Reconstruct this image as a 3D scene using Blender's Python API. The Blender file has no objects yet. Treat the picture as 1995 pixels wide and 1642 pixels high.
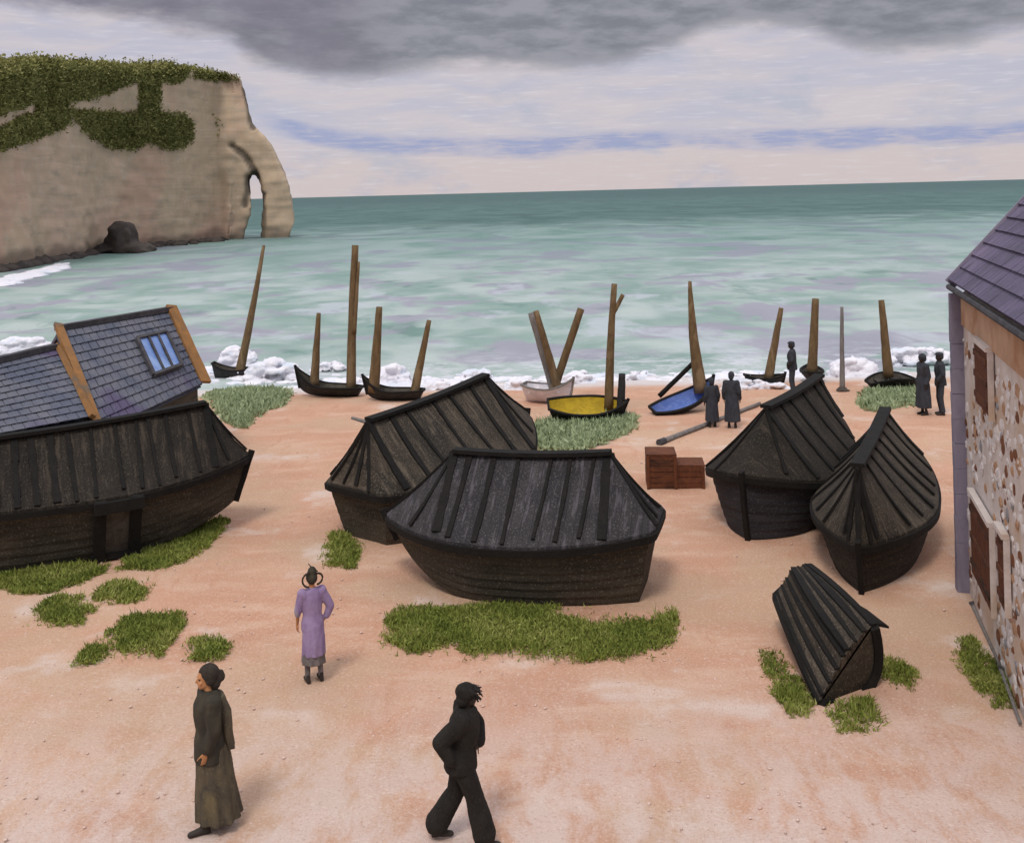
import bpy, bmesh, math, random
from mathutils import Vector, Matrix, noise, Euler
from mathutils.bvhtree import BVHTree
random.seed(7)
R = math.radians
S = bpy.context.scene
COL = S.collection

# ------------------------------------------------------------------ camera
F, HC, A, PX, PY = 2139.0, 7.0, R(1.45), 997.5, 374.0      # focal length in photo pixels, eye height, roll, principal point
cd = bpy.data.cameras.new('camera'); cam = bpy.data.objects.new('camera', cd); COL.objects.link(cam)
cd.sensor_width = 36; cd.lens = F / 1995 * 36
cd.shift_y = -(821 - PY) / 1995
cd.clip_end = 20000
cam.matrix_world = Matrix.Translation((0, 0, HC)) @ Matrix.Rotation(R(90), 4, 'X') @ Matrix.Rotation(-A, 4, 'Z')
S.camera = cam

def at(x, y, z=0.0, d=None):
    """world point seen at photo pixel (x, y): on the level z, or at depth d"""
    a = (x - PX) / F; b = (PY - y) / F
    u = a * math.cos(A) + b * math.sin(A); v = -a * math.sin(A) + b * math.cos(A)
    if d is None: d = (z - HC) / v
    return Vector((u * d, d, HC + v * d))

# ------------------------------------------------------------------ node helpers
class NT:
    def __init__(s, tree): s.t = tree; s.n = tree.nodes; s.l = tree.links
    def node(s, typ, **kw):
        n = s.n.new(typ)
        for k, v in kw.items(): setattr(n, k, v)
        return n
    def put(s, inp, v):
        if hasattr(v, 'is_output') or isinstance(v, bpy.types.NodeSocket): s.l.new(v, inp)
        elif v is not None: inp.default_value = v
    def m(s, op, a, b=None, c=None, clamp=False):
        n = s.node('ShaderNodeMath', operation=op); n.use_clamp = clamp
        s.put(n.inputs[0], a); s.put(n.inputs[1], b)
        if c is not None: s.put(n.inputs[2], c)
        return n.outputs[0]
    def mix(s, f, a, b):
        n = s.node('ShaderNodeMix', data_type='RGBA')
        s.put(n.inputs[0], f); s.put(n.inputs[6], a); s.put(n.inputs[7], b)
        return n.outputs[2]
    def map(s, vec, scale, loc=(0, 0, 0), rot=(0, 0, 0)):
        n = s.node('ShaderNodeMapping'); s.l.new(vec, n.inputs[0])
        n.inputs[1].default_value = loc; n.inputs[2].default_value = rot; n.inputs[3].default_value = scale
        return n.outputs[0]
    def noise(s, vec, scale, detail=4, rough=.55, dist=0.):
        n = s.node('ShaderNodeTexNoise'); s.l.new(vec, n.inputs['Vector'])
        n.inputs['Scale'].default_value = scale; n.inputs['Detail'].default_value = detail
        n.inputs['Roughness'].default_value = rough; n.inputs['Distortion'].default_value = dist
        return n.outputs['Fac']
    def step(s, v, a, b, lo=0., hi=1.):
        n = s.node('ShaderNodeMapRange', interpolation_type='SMOOTHSTEP'); s.put(n.inputs[0], v)
        s.put(n.inputs[1], a); s.put(n.inputs[2], b); n.inputs[3].default_value = lo; n.inputs[4].default_value = hi
        return n.outputs[0]
    def warp(s, vec, scale, amt):
        n = s.node('ShaderNodeTexNoise'); s.l.new(vec, n.inputs['Vector'])
        n.inputs['Scale'].default_value = scale; n.inputs['Detail'].default_value = 2
        a = s.node('ShaderNodeVectorMath', operation='SUBTRACT'); s.l.new(n.outputs['Color'], a.inputs[0]); a.inputs[1].default_value = (.5, .5, .5)
        b = s.node('ShaderNodeVectorMath', operation='SCALE'); s.l.new(a.outputs[0], b.inputs[0]); b.inputs['Scale'].default_value = amt
        c = s.node('ShaderNodeVectorMath', operation='ADD'); s.l.new(vec, c.inputs[0]); s.l.new(b.outputs[0], c.inputs[1])
        return c.outputs[0]

def lin(c):
    return tuple([((x / 255) / 12.92 if x / 255 <= .04045 else ((x / 255 + .055) / 1.055) ** 2.4) for x in c[:3]] + [1.0])

ALB = 1.0
def col(c, k=None):
    k = ALB if k is None else k
    q = lin(c); return (q[0] * k, q[1] * k, q[2] * k, 1)

# ------------------------------------------------------------------ world: overcast sky with a dark cloud bank
w = bpy.data.worlds.new('World'); S.world = w; w.use_nodes = True
N = NT(w.node_tree); N.n.clear()
tc = N.node('ShaderNodeTexCoord'); G = tc.outputs['Generated']
sx = N.node('ShaderNodeSeparateXYZ'); N.l.new(G, sx.inputs[0])
az = N.m('ARCTAN2', sx.outputs[0], sx.outputs[1]); el = N.m('ARCSINE', sx.outputs[2])
cb = N.node('ShaderNodeCombineXYZ'); N.l.new(az, cb.inputs[0]); N.l.new(el, cb.inputs[1]); AE = cb.outputs[0]
AEw = N.warp(AE, 9, .03)
az01 = N.m('ADD', N.m('MULTIPLY', az, 1 / 1.2), .5)
def sky_curve(pts, div):
    fc = N.node('ShaderNodeFloatCurve'); N.l.new(az01, fc.inputs['Value']); c = fc.mapping.curves[0]
    P = []
    for x, y in pts:
        q = at(x, y, d=1) - Vector((0, 0, HC))
        P.append((math.atan2(q.x, q.y) / 1.2 + .5, math.asin(q.normalized().z) / div))
    c.points[0].location = (0, P[0][1]); c.points[1].location = (1, P[-1][1])
    for p in P: c.points.new(*p)
    fc.mapping.update(); return N.m('MULTIPLY', fc.outputs[0], div)
bank = sky_curve([(0, 5), (210, 30), (400, 62), (500, 120), (600, 150), (700, 152), (900, 128), (1180, 130), (1300, 92), (1430, 50), (1560, 58), (1680, 95), (1850, 88), (1990, 60)], .3)
streak = sky_curve([(0, 250), (500, 232), (620, 262), (820, 285), (1050, 285), (1300, 272), (1500, 272), (1700, 268), (1850, 262), (1990, 255)], .3)
n_big = N.noise(N.map(AEw, (1, 2.2, 1)), 9, 5, .6)
n_str = N.noise(N.map(AEw, (1.6, 10, 1)), 5, 4, .55)
n_fine = N.noise(N.map(AE, (2, 22, 1), rot=(0, 0, .04)), 16, 5, .65)
n_dia = N.noise(N.map(AE, (1.3, 4, 1), rot=(0, 0, .5)), 14, 5, .6)
pale = N.mix(N.step(n_str, .35, .65), col((208, 199, 204)), col((192, 190, 205)))
pale = N.mix(N.step(el, .06, .02), pale, col((210, 197, 198)))
pale = N.mix(N.step(n_big, .5, .68, 0, .8), pale, col((183, 185, 201)))
pale = N.mix(N.step(n_fine, .5, .75, 0, .45), pale, col((226, 222, 228)))
d_st = N.m('ABSOLUTE', N.m('SUBTRACT', N.m('ADD', el, N.m('MULTIPLY', N.m('SUBTRACT', n_str, .5), .022)), streak))
m_st = N.m('MULTIPLY', N.step(d_st, .0125, .0035), N.step(az, -.235, -.19))
m_st = N.m('MULTIPLY', N.m('MULTIPLY', m_st, N.step(n_fine, .28, .58, .3, 1)), N.step(n_big, .36, .54, .35, 1))
pale = N.mix(N.m('MULTIPLY', m_st, .85), pale, col((146, 158, 199)))
dark = N.mix(N.step(n_dia, .35, .65), col((126, 127, 135)), col((154, 153, 161)))
dark = N.mix(N.m('MULTIPLY', N.step(az, -.06, -.22), N.step(n_big, .35, .6, .2, .8)), dark, col((122, 114, 128)))
dark = N.mix(N.step(n_fine, .55, .8, 0, .35), dark, col((166, 168, 172)))
dist = N.m('SUBTRACT', N.m('ADD', el, N.m('ADD', N.m('MULTIPLY', N.m('SUBTRACT', n_dia, .5), .03), N.m('MULTIPLY', N.m('SUBTRACT', n_big, .5), .02))), bank)
mk = N.step(dist, -.010, .013)
skyc = N.mix(mk, pale, dark)
over = N.mix(N.step(n_big, .3, .7), col((150, 152, 160)), col((200, 200, 208)))
skyc = N.mix(N.step(el, .2, .42), skyc, over)
bg1 = N.node('ShaderNodeBackground'); N.l.new(skyc, bg1.inputs[0])
N.l.new(N.step(el, .2, .7, 1.0, 2.3), bg1.inputs[1])      # an overcast sky is brighter overhead than at the horizon
st = N.node('ShaderNodeTexSky', sky_type='NISHITA'); st.sun_disc = False
SUN_EL, SUN_AZ = R(58), R(200)
st.sun_elevation = SUN_EL; st.sun_rotation = SUN_AZ
bg2 = N.node('ShaderNodeBackground'); N.l.new(st.outputs[0], bg2.inputs[0]); bg2.inputs[1].default_value = .1
ms = N.node('ShaderNodeMixShader'); ms.inputs[0].default_value = .06
N.l.new(bg1.outputs[0], ms.inputs[1]); N.l.new(bg2.outputs[0], ms.inputs[2])
wo = N.node('ShaderNodeOutputWorld'); N.l.new(ms.outputs[0], wo.inputs[0])

sl = bpy.data.lights.new('sun', 'SUN'); sl.energy = 1.7; sl.angle = R(14); sl.color = (1, .96, .9)
so = bpy.data.objects.new('sun', sl); COL.objects.link(so)
sd = Vector((math.sin(SUN_AZ) * math.cos(SUN_EL), math.cos(SUN_AZ) * math.cos(SUN_EL), math.sin(SUN_EL)))
so.rotation_euler = sd.to_track_quat('Z', 'Y').to_euler(); so.location = sd * 50
S.view_settings.view_transform = 'Standard'; S.view_settings.look = 'None'; S.view_settings.exposure = 0.0; S.view_settings.gamma = 1

# ------------------------------------------------------------------ materials
def mat(name, c1, c2, c3=None, scale=3., stretch=(1, 1, 1), rot=(0, 0, 0), speck=None, speck_amt=.35, speck_scale=60, bump=.3, bump_scale=25, rough=.85, warp=.4, spec=.25, extra=None):
    m = bpy.data.materials.new(name); m.use_nodes = True
    M = NT(m.node_tree); b = M.n['Principled BSDF']
    t = M.node('ShaderNodeTexCoord'); O = t.outputs['Object']
    W = M.warp(O, scale * .6, warp)
    V = M.map(W, stretch, rot=rot)
    n1 = M.noise(V, scale, 6, .62); n2 = M.noise(V, scale * .37, 4, .5)
    c = M.mix(M.step(n1, .36, .64), col(c1), col(c2))
    if c3: c = M.mix(M.step(n2, .5, .66), c, col(c3))
    nf = M.noise(O, speck_scale, 3, .7)
    if speck: c = M.mix(M.step(nf, .53, .68, 0, speck_amt), c, col(speck))
    if extra: c = extra(M, O, c, n1, n2, nf)
    M.l.new(c, b.inputs['Base Color']); b.inputs['Roughness'].default_value = rough
    b.inputs['Specular IOR Level'].default_value = spec
    bn = M.noise(V, bump_scale, 6, .7)
    bp = M.node('ShaderNodeBump'); bp.inputs['Strength'].default_value = bump; bp.inputs['Distance'].default_value = .03
    hh = M.m('ADD', bn, M.m('MULTIPLY', nf, .4)); M.l.new(hh, bp.inputs['Height']); M.l.new(bp.outputs[0], b.inputs['Normal'])
    return m

def plank_extra(axis, freq, darkc, amt=.8):
    def f(M, O, c, n1, n2, nf):
        s = M.node('ShaderNodeSeparateXYZ'); M.l.new(O, s.inputs[0])
        v = M.m('MULTIPLY', M.m('ADD', s.outputs[axis], M.m('MULTIPLY', n2, .02)), freq)
        fr = M.m('FRACT', v); e = M.m('ABSOLUTE', M.m('SUBTRACT', fr, .5))
        fl = M.m('FLOOR', v); wn = M.node('ShaderNodeTexWhiteNoise', noise_dimensions='1D'); M.l.new(fl, wn.inputs['W'])
        c = M.mix(M.m('MULTIPLY', wn.outputs[0], .35), c, col(darkc))
        c = M.mix(M.step(M.noise(M.map(O, (7, 1.1, 1.1)), 1.4, 4, .6), .52, .68, 0, .5), c, col(tuple(min(255, int(q * 2.7)) for q in darkc)))
        return M.mix(M.step(e, .44, .49, 0, amt), c, col(darkc))
    return f

M_ = {}
M_['tar_roof'] = mat('tarred_roof_boards', (49, 42, 35), (68, 59, 49), (38, 33, 28), 2.2, (1, .5, 1), speck=(138, 128, 112), speck_amt=.55, speck_scale=34, bump=.6, extra=plank_extra(0, 5.5, (40, 36, 31)), warp=.2)
M_['tar_roof_dark'] = mat('fresh_tarred_roof_boards', (32, 28, 22), (44, 37, 31), (25, 20, 17), 2.2, (1, .5, 1), speck=(110, 100, 86), speck_amt=.5, speck_scale=34, bump=.6, extra=plank_extra(0, 5.5, (30, 26, 22)), warp=.2)
M_['tar_roof_blue'] = mat('blue_black_roof_boards', (43, 41, 44), (56, 53, 54), (35, 32, 32), 2.2, (1, .5, 1), speck=(128, 122, 116), speck_amt=.5, speck_scale=34, bump=.6, extra=plank_extra(0, 5.5, (38, 36, 38)), warp=.2)
M_['tar_hull'] = mat('weathered_tarred_hull', (55, 50, 41), (71, 64, 54), (42, 37, 30), 2.0, (.5, .5, 3), speck=(132, 122, 106), speck_amt=.5, speck_scale=30, bump=.6, warp=.3)
M_['tar_hull_dark'] = mat('dark_tarred_hull', (34, 30, 27), (46, 41, 35), (27, 23, 21), 2.0, (.5, .5, 3), speck=(112, 106, 96), speck_amt=.45, speck_scale=30, bump=.6, warp=.3)
M_['tar_hull_blue'] = mat('blue_black_hull', (38, 37, 41), (50, 48, 52), (33, 30, 31), 2.0, (.5, .5, 3), speck=(106, 103, 102), speck_amt=.4, speck_scale=30, bump=.6, warp=.3)
M_['pitch'] = mat('pitch_black_timber', (17, 15, 13), (25, 22, 19), None, 4, speck=(70, 62, 54), speck_amt=.2, speck_scale=40, bump=.5)
M_['black_boat'] = mat('black_boat_paint', (34, 33, 34), (50, 48, 48), None, 5, (1, 1, 3), speck=(96, 94, 92), speck_amt=.3, bump=.5, rough=.7)
M_['white_boat'] = mat('white_boat_paint', (222, 214, 216), (200, 196, 202), None, 5, speck=(170, 165, 165), bump=.3)
M_['yellow'] = mat('yellow_boat_lining', (190, 160, 45), (165, 138, 40), None, 4, (1, 3, 1), speck=(120, 96, 40), bump=.3)
M_['blue_boat'] = mat('blue_boat_lining', (88, 112, 175), (112, 132, 188), None, 4, (1, 3, 1), speck=(70, 80, 120), bump=.3)
M_['inside'] = mat('dark_boat_lining', (58, 52, 46), (78, 72, 64), None, 5, speck=(120, 112, 100), bump=.4)
M_['mast'] = mat('weathered_spar_wood', (114, 93, 65), (96, 77, 53), (129, 108, 81), 3, (3, 3, .6), speck=(80, 64, 46), speck_amt=.4, bump=.5)
M_['grey_wood'] = mat('grey_driftwood', (128, 122, 118), (106, 101, 98), None, 4, (3, 3, .6), speck=(170, 165, 160), bump=.5)
M_['white_wood'] = mat('white_painted_spar', (214, 208, 208), (190, 184, 184), None, 5, bump=.3)
M_['ochre_wood'] = mat('ochre_verge_board', (148, 104, 59), (126, 92, 58), (108, 94, 79), 2.5, (1, 1, 1), speck=(96, 78, 60), bump=.4)
M_['rust'] = mat('rust_brown_boards', (78, 44, 28), (104, 62, 40), (50, 34, 26), 2.6, (1, 1, 3), speck=(134, 88, 60), speck_amt=.3, bump=.5)
M_['shutter'] = mat('brown_shutter_paint', (104, 60, 38), (84, 48, 32), None, 5, (3, 3, .6), speck=(140, 96, 70), bump=.4)
M_['skin'] = mat('skin', (190, 136, 92), (172, 118, 78), None, 5, bump=.05, rough=.6)
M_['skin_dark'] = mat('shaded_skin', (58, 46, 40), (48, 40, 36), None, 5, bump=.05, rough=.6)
M_['hair'] = mat('dark_hair', (52, 44, 38), (66, 58, 50), None, 10, (1, 1, 6), bump=.7, bump_scale=60)
M_['olive'] = mat('olive_brown_wool', (92, 82, 64), (66, 60, 52), (104, 92, 66), 4, (1.5, 1.5, .4), speck=(130, 116, 88), speck_amt=.3, bump=.4)
M_['brown_cloth'] = mat('dark_brown_wool', (60, 55, 45), (48, 44, 38), (78, 72, 56), 4, (1.5, 1.5, .4), bump=.4)
M_['black_cloth'] = mat('black_wool', (27, 24, 21), (37, 33, 29), None, 5, (1.5, 1.5, .5), speck=(74, 68, 62), speck_amt=.25, bump=.5)
M_['slate_cloth'] = mat('blue_black_cloth', (46, 48, 54), (58, 60, 66), None, 5, (1.5, 1.5, .5), speck=(88, 90, 94), speck_amt=.3, bump=.5)
M_['grey_cloth'] = mat('grey_cloth', (116, 108, 106), (96, 90, 88), (138, 130, 134), 5, (1.5, 1.5, .5), bump=.4)
M_['purple_cloth'] = mat('violet_cotton', (150, 130, 162), (134, 112, 148), (160, 155, 165), 3.2, (1.8, 1.8, .35), bump=.5)
M_['leather'] = mat('dark_leather', (58, 50, 44), (46, 40, 36), None, 8, bump=.2, rough=.6)
M_['foam'] = mat('sea_foam', (232, 228, 232), (222, 220, 228), (208, 214, 224), 2.0, (1, 1, 3), bump=.8, bump_scale=9, rough=.9)
M_['purple_slate'] = mat('violet_roof_slates', (102, 93, 115), (86, 80, 98), (116, 104, 126), 1.6, speck=(140, 130, 156), bump=.5)
M_['blue_slate'] = mat('blue_grey_roof_slates', (82, 86, 100), (104, 104, 112), (84, 74, 100), 1.1, speck=(134, 134, 146), speck_amt=.35, speck_scale=26, bump=.6)
M_['glass'] = mat('skylight_glass', (112, 142, 196), (96, 124, 182), (140, 166, 208), 2.5, bump=.1, rough=.35, spec=.5)
M_['lead'] = mat('dark_ridge_lead', (58, 56, 60), (76, 74, 76), None, 4, speck=(110, 106, 104), bump=.5)
M_['render_violet'] = mat('violet_grey_render', (140, 132, 146), (118, 112, 128), (160, 150, 162), 1.3, (1, 1, .35), bump=.5)
M_['lime'] = mat('cream_lime_mortar', (218, 206, 198), (202, 188, 178), (200, 176, 154), 2.0, speck=(220, 212, 206), bump=.8, bump_scale=12)
M_['flint_white'] = mat('white_flint', (222, 214, 208), (200, 190, 184), None, 6, bump=.4)
M_['flint_tan'] = mat('tan_flint', (180, 144, 114), (164, 126, 96), None, 6, bump=.4)
M_['flint_brown'] = mat('brown_flint', (126, 82, 56), (104, 66, 44), None, 6, bump=.4)
M_['flint_grey'] = mat('grey_flint', (150, 146, 146), (124, 122, 124), None, 6, bump=.4)
M_['pebble'] = mat('pink_pebbles', (216, 190, 176), (200, 172, 158), None, 6, bump=.4)
M_['tan_plaster'] = mat('tan_plaster_band', (196, 158, 130), (180, 144, 116), (160, 112, 78), 2.0, bump=.6)
M_['stain_rock'] = mat('dark_tidal_rock', (64, 56, 52), (84, 76, 70), (50, 46, 44), .35, bump=.9, bump_scale=1.2)

def cliff_extra(M, O, c, n1, n2, nf):
    c = M.mix(M.step(M.noise(O, .07, 3, .5), .5, .64, 0, .65), c, col((192, 154, 134)))
    c = M.mix(M.step(M.noise(M.map(O, (1, 1, 5)), .16, 5, .6), .52, .68, 0, .5), c, col((164, 150, 132)))
    band = M.noise(M.map(M.warp(O, .15, 1.2), (.03, .03, 1.6)), 1.0, 4, .7)
    c = M.mix(M.step(band, .54, .64, 0, .18), c, col((140, 126, 110)))
    c = M.mix(M.step(M.noise(M.map(O, (.9, .9, .12)), .8, 5, .7), .56, .68, 0, .2), c, col((158, 142, 122)))
    c = M.mix(M.step(band, .40, .32, 0, .4), c, col((206, 188, 168)))
    a = M.node('ShaderNodeAttribute', attribute_name='stain')  # tidal stain low down, plus shade painted dark around the arch
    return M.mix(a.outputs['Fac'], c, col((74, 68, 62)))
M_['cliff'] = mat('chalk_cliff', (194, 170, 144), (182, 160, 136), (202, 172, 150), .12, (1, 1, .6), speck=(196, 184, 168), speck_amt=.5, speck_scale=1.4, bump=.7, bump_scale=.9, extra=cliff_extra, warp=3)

def sand_extra(M, O, c, n1, n2, nf):
    W = M.warp(O, .5, .9)
    st = M.noise(M.map(W, (.55, 1.6, 1), rot=(0, 0, .45)), .9, 6, .7)
    st2 = M.noise(M.map(W, (2.4, .45, 1), rot=(0, 0, .1)), 1.0, 6, .7)
    c = M.mix(M.step(st, .46, .66, 0, .7), c, col((206, 170, 145)))
    c = M.mix(M.step(st2, .54, .70, 0, .6), c, col((184, 131, 101)))
    big = M.noise(W, .38, 5, .65)
    tan = M.noise(M.map(W, (1, 1, 1), loc=(17, 3, 0)), .25, 4, .6)
    c = M.mix(M.step(tan, .48, .62, 0, .7), c, col((190, 158, 130)))
    c = M.mix(M.step(big, .54, .68, 0, .7), c, col((212, 194, 182)))
    s = M.node('ShaderNodeSeparateXYZ'); M.l.new(O, s.inputs[0])
    c = M.mix(M.m('MULTIPLY', M.step(s.outputs[1], 17, 11), M.step(M.noise(M.map(W, (1.6, .6, 1)), 1.1, 6, .7), .36, .58, .1, .85)), c, col((210, 190, 180)))
    g = M.noise(O, 26, 2, .6)
    c = M.mix(M.step(g, .56, .7, 0, .4), c, col((226, 206, 194)))
    c = M.mix(M.step(g, .42, .3, 0, .4), c, col((158, 120, 102)))
    wet = M.step(s.outputs[1], 38.6, 40.5)
    return M.mix(wet, c, col((206, 196, 192)))
M_['sand'] = mat('pink_shingle', (196, 149, 121), (188, 141, 113), (198, 160, 132), .5, bump=.8, bump_scale=24, speck=(224, 200, 186), speck_amt=.4, speck_scale=45, extra=sand_extra, warp=.8)

def leafmat(name, cs):
    m = bpy.data.materials.new(name); m.use_nodes = True; M = NT(m.node_tree); b = M.n['Principled BSDF']
    g = M.node('ShaderNodeNewGeometry'); t = M.node('ShaderNodeTexCoord')
    r = M.node('ShaderNodeValToRGB'); r.color_ramp.interpolation = 'LINEAR'
    e = r.color_ramp.elements
    e[0].position = 0; e[0].color = col(cs[0]); e[1].position = 1; e[1].color = col(cs[-1])
    for i, c in enumerate(cs[1:-1]): q = e.new((i + 1) / (len(cs) - 1)); q.color = col(c)
    n = M.noise(t.outputs['Object'], .9, 3, .6)
    v = M.m('ADD', M.m('MULTIPLY', g.outputs['Random Per Island'], .6), M.step(n, .3, .7, 0, .45))
    M.l.new(v, r.inputs[0]); M.l.new(r.outputs[0], b.inputs['Base Color']); b.inputs['Roughness'].default_value = .8; b.inputs['Specular IOR Level'].default_value = .2
    return m
M_['grass'] = leafmat('bright_grass', [(84, 96, 40), (106, 116, 48), (130, 136, 62), (158, 158, 92)])
M_['sage'] = leafmat('sage_grass', [(138, 150, 112), (152, 164, 126), (168, 178, 142)])
M_['turf'] = leafmat('cliff_turf', [(88, 90, 50), (112, 112, 62), (136, 134, 80), (158, 152, 104)])

# sea
m = bpy.data.materials.new('sea_water'); m.use_nodes = True; M = NT(m.node_tree); b = M.n['Principled BSDF']
t = M.node('ShaderNodeTexCoord'); O = t.outputs['Object']; s = M.node('ShaderNodeSeparateXYZ'); M.l.new(O, s.inputs[0])
Y = s.outputs[1]
near = M.noise(M.map(M.warp(O, .12, 4), (.2, .10, 1)), .8, 4, .5)
near2 = M.noise(M.map(M.warp(O, .12, 3), (.2, .13, 1), loc=(31, 7, 0)), .85, 3, .5)
near3 = M.noise(M.map(M.warp(O, .1, 4), (.24, .11, 1), loc=(71, 27, 0)), .8, 5, .6)
far = M.noise(M.map(M.warp(O, .02, 16), (.075, .018, 1)), .9, 5, .55)
far2 = M.noise(M.map(M.warp(O, .02, 16), (.07, .017, 1), loc=(11, 5, 0)), .9, 4, .5)
fd = M.step(Y, 75, 150)
def mixf(a, b_): return M.m('ADD', M.m('MULTIPLY', a, M.m('SUBTRACT', 1, fd)), M.m('MULTIPLY', b_, fd))
na, nb = mixf(near, far), mixf(near2, far2)
K = .80
fk = M.step(Y, 60, 170)
c = M.mix(M.step(na, .34, .66), M.mix(fk, col((142, 168, 158), K), col((118, 150, 141), K)), M.mix(fk, col((190, 202, 196), K), col((152, 172, 169), K)))
c = M.mix(M.m('MULTIPLY', M.step(nb, .52, .61, 0, .8), M.step(Y, 260, 130, .25, 1)), c, M.mix(fk, col((166, 160, 176), K), col((138, 144, 158), K)))
c = M.mix(M.step(mixf(near3, far), .40, .30, 0, .6), c, col((100, 134, 124), K))
c = M.mix(M.m('MULTIPLY', M.step(near3, .54, .66, 0, .75), M.step(Y, 150, 60)), c, col((200, 206, 212), K))
c = M.mix(M.step(M.m('ADD', Y, M.m('MULTIPLY', M.m('SUBTRACT', far2, .5), 160)), 170, 300), c, M.mix(M.step(far, .35, .65), col((70, 102, 98), K), col((92, 124, 118), K)))
c = M.mix(M.step(Y, 500, 1200, 0, .6), c, col((64, 94, 92), K))
c = M.mix(M.m('MULTIPLY', M.step(M.noise(M.map(O, (.6, .9, 1)), 1.6, 6, .7), .45, .62, 0, .9), M.step(Y, 52, 43)), c, col((214, 214, 220), .9))
M.l.new(c, b.inputs['Base Color']); b.inputs['Roughness'].default_value = .55; b.inputs['Specular IOR Level'].default_value = .12
bp = M.node('ShaderNodeBump'); bp.inputs['Strength'].default_value = .5; bp.inputs['Distance'].default_value = .15
M.l.new(M.noise(M.map(O, (1, 1.6, 1)), 1.6, 7, .7), bp.inputs['Height']); M.l.new(bp.outputs[0], b.inputs['Normal'])
M_['sea'] = m

# ------------------------------------------------------------------ object helpers
def link(name, bm, material, parent=None, smooth=False):
    me = bpy.data.meshes.new(name)
    if isinstance(bm, bmesh.types.BMesh): bm.to_mesh(me); bm.free()
    else: me = bm
    for k in (material if isinstance(material, (list, tuple)) else [material]):
        me.materials.append(M_[k])
    if smooth: me.polygons.foreach_set('use_smooth', [True] * len(me.polygons))
    o = bpy.data.objects.new(name, me); COL.objects.link(o)
    if parent: o.parent = parent
    return o
def thing(name, label, cat, loc=(0, 0, 0), rz=0., group=None):
    o = bpy.data.objects.new(name, None); COL.objects.link(o); o.empty_display_size = .3
    o.location = loc; o.rotation_euler = (0, 0, rz); return tag(o, label, cat, group)
def tag(o, label, cat, group=None):
    o['label'] = label; o['category'] = cat
    if group: o['group'] = group
    return o
def kind(o, k, label=None, cat=None):
    o['kind'] = k
    if label: o['label'] = label
    if cat: o['category'] = cat
    return o
def box(bm, c, s, rot=None, jit=0.):
    r = bmesh.ops.create_cube(bm, size=1)
    Mx = Matrix.Translation(c) @ (rot.to_4x4() if rot is not None else Matrix.Identity(4)) @ Matrix.Diagonal((*s, 1))
    bmesh.ops.transform(bm, matrix=Mx, verts=r['verts'])
    if jit:
        for v in r['verts']: v.co += Vector([random.uniform(-jit, jit) for _ in range(3)])
    return r['verts']
def beam(bm, p, q, w_, h_, up=Vector((0, 0, 1)), n=1, jit=0.):
    """rectangular bar from p to q: w_ wide, h_ thick along 'up'"""
    p, q = Vector(p), Vector(q); d = (q - p); L = d.length; d.normalize()
    side = d.cross(up).normalized(); u = side.cross(d).normalized(); rings = []
    for i in range(n + 1):
        c = p.lerp(q, i / n) + Vector([random.uniform(-jit, jit) for _ in range(3)])
        rings.append([bm.verts.new(c + side * a * w_ / 2 + u * b_ * h_ / 2) for a, b_ in ((-1, -1), (1, -1), (1, 1), (-1, 1))])
    for i in range(n):
        for k in range(4):
            bm.faces.new((rings[i][k], rings[i][(k + 1) % 4], rings[i + 1][(k + 1) % 4], rings[i + 1][k]))
    bm.faces.new(rings[0][::-1]); bm.faces.new(rings[-1])
def tube(bm, pts, rad, n=10, cap=True):
    pts = [Vector(p) for p in pts]; rings = []
    for i, p in enumerate(pts):
        d = (pts[min(i + 1, len(pts) - 1)] - pts[max(i - 1, 0)]).normalized()
        a = d.cross(Vector((0, 0, 1)) if abs(d.z) < .9 else Vector((1, 0, 0))).normalized(); b_ = d.cross(a)
        r = rad[i] if isinstance(rad, (list, tuple)) else rad
        rings.append([bm.verts.new(p + (a * math.cos(2 * math.pi * k / n) + b_ * math.sin(2 * math.pi * k / n)) * r) for k in range(n)])
    for i in range(len(pts) - 1):
        for k in range(n):
            bm.faces.new((rings[i][k], rings[i][(k + 1) % n], rings[i + 1][(k + 1) % n], rings[i + 1][k]))
    if cap: bm.faces.new(rings[0][::-1]); bm.faces.new(rings[-1])
def fix(bm): bmesh.ops.recalc_face_normals(bm, faces=bm.faces); return bm
def fbm(p, s, o=4): return noise.fractal(Vector(p) * s, 1.0, 2.0, o)
_ICO = {}
def blob(bm, c, r, rot=None, sub=2, rough=0.):
    if sub not in _ICO:
        b_ = bmesh.new(); bmesh.ops.create_icosphere(b_, subdivisions=sub, radius=1); b_.verts.index_update()
        _ICO[sub] = ([v.co.copy() for v in b_.verts], [[v.index for v in f.verts] for f in b_.faces]); b_.free()
    vs, fs = _ICO[sub]; c = Vector(c); off = Vector((random.random() * 50, 0, 0)); out = []
    for v in vs:
        p = v * (1 + rough * noise.noise(v * 1.7 + off)) if rough else v
        p = Vector((p.x * r[0], p.y * r[1], p.z * r[2]))
        out.append(bm.verts.new(c + (rot @ p if rot is not None else p)))
    for f in fs: bm.faces.new([out[i] for i in f])
    return out
def remesh(bm, voxel, smooth=2, sm=.5):
    """one continuous skin round all the closed pieces"""
    me = bpy.data.meshes.new('t'); bm.to_mesh(me); bm.free()
    o = bpy.data.objects.new('t', me); COL.objects.link(o)
    k = o.modifiers.new('r', 'REMESH'); k.mode = 'VOXEL'; k.voxel_size = voxel
    if smooth: k = o.modifiers.new('s', 'SMOOTH'); k.iterations = smooth; k.factor = sm
    dg = bpy.context.evaluated_depsgraph_get(); dg.update()
    out = bpy.data.meshes.new_from_object(o.evaluated_get(dg)); bpy.data.objects.remove(o); bpy.data.meshes.remove(me)
    return out

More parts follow.
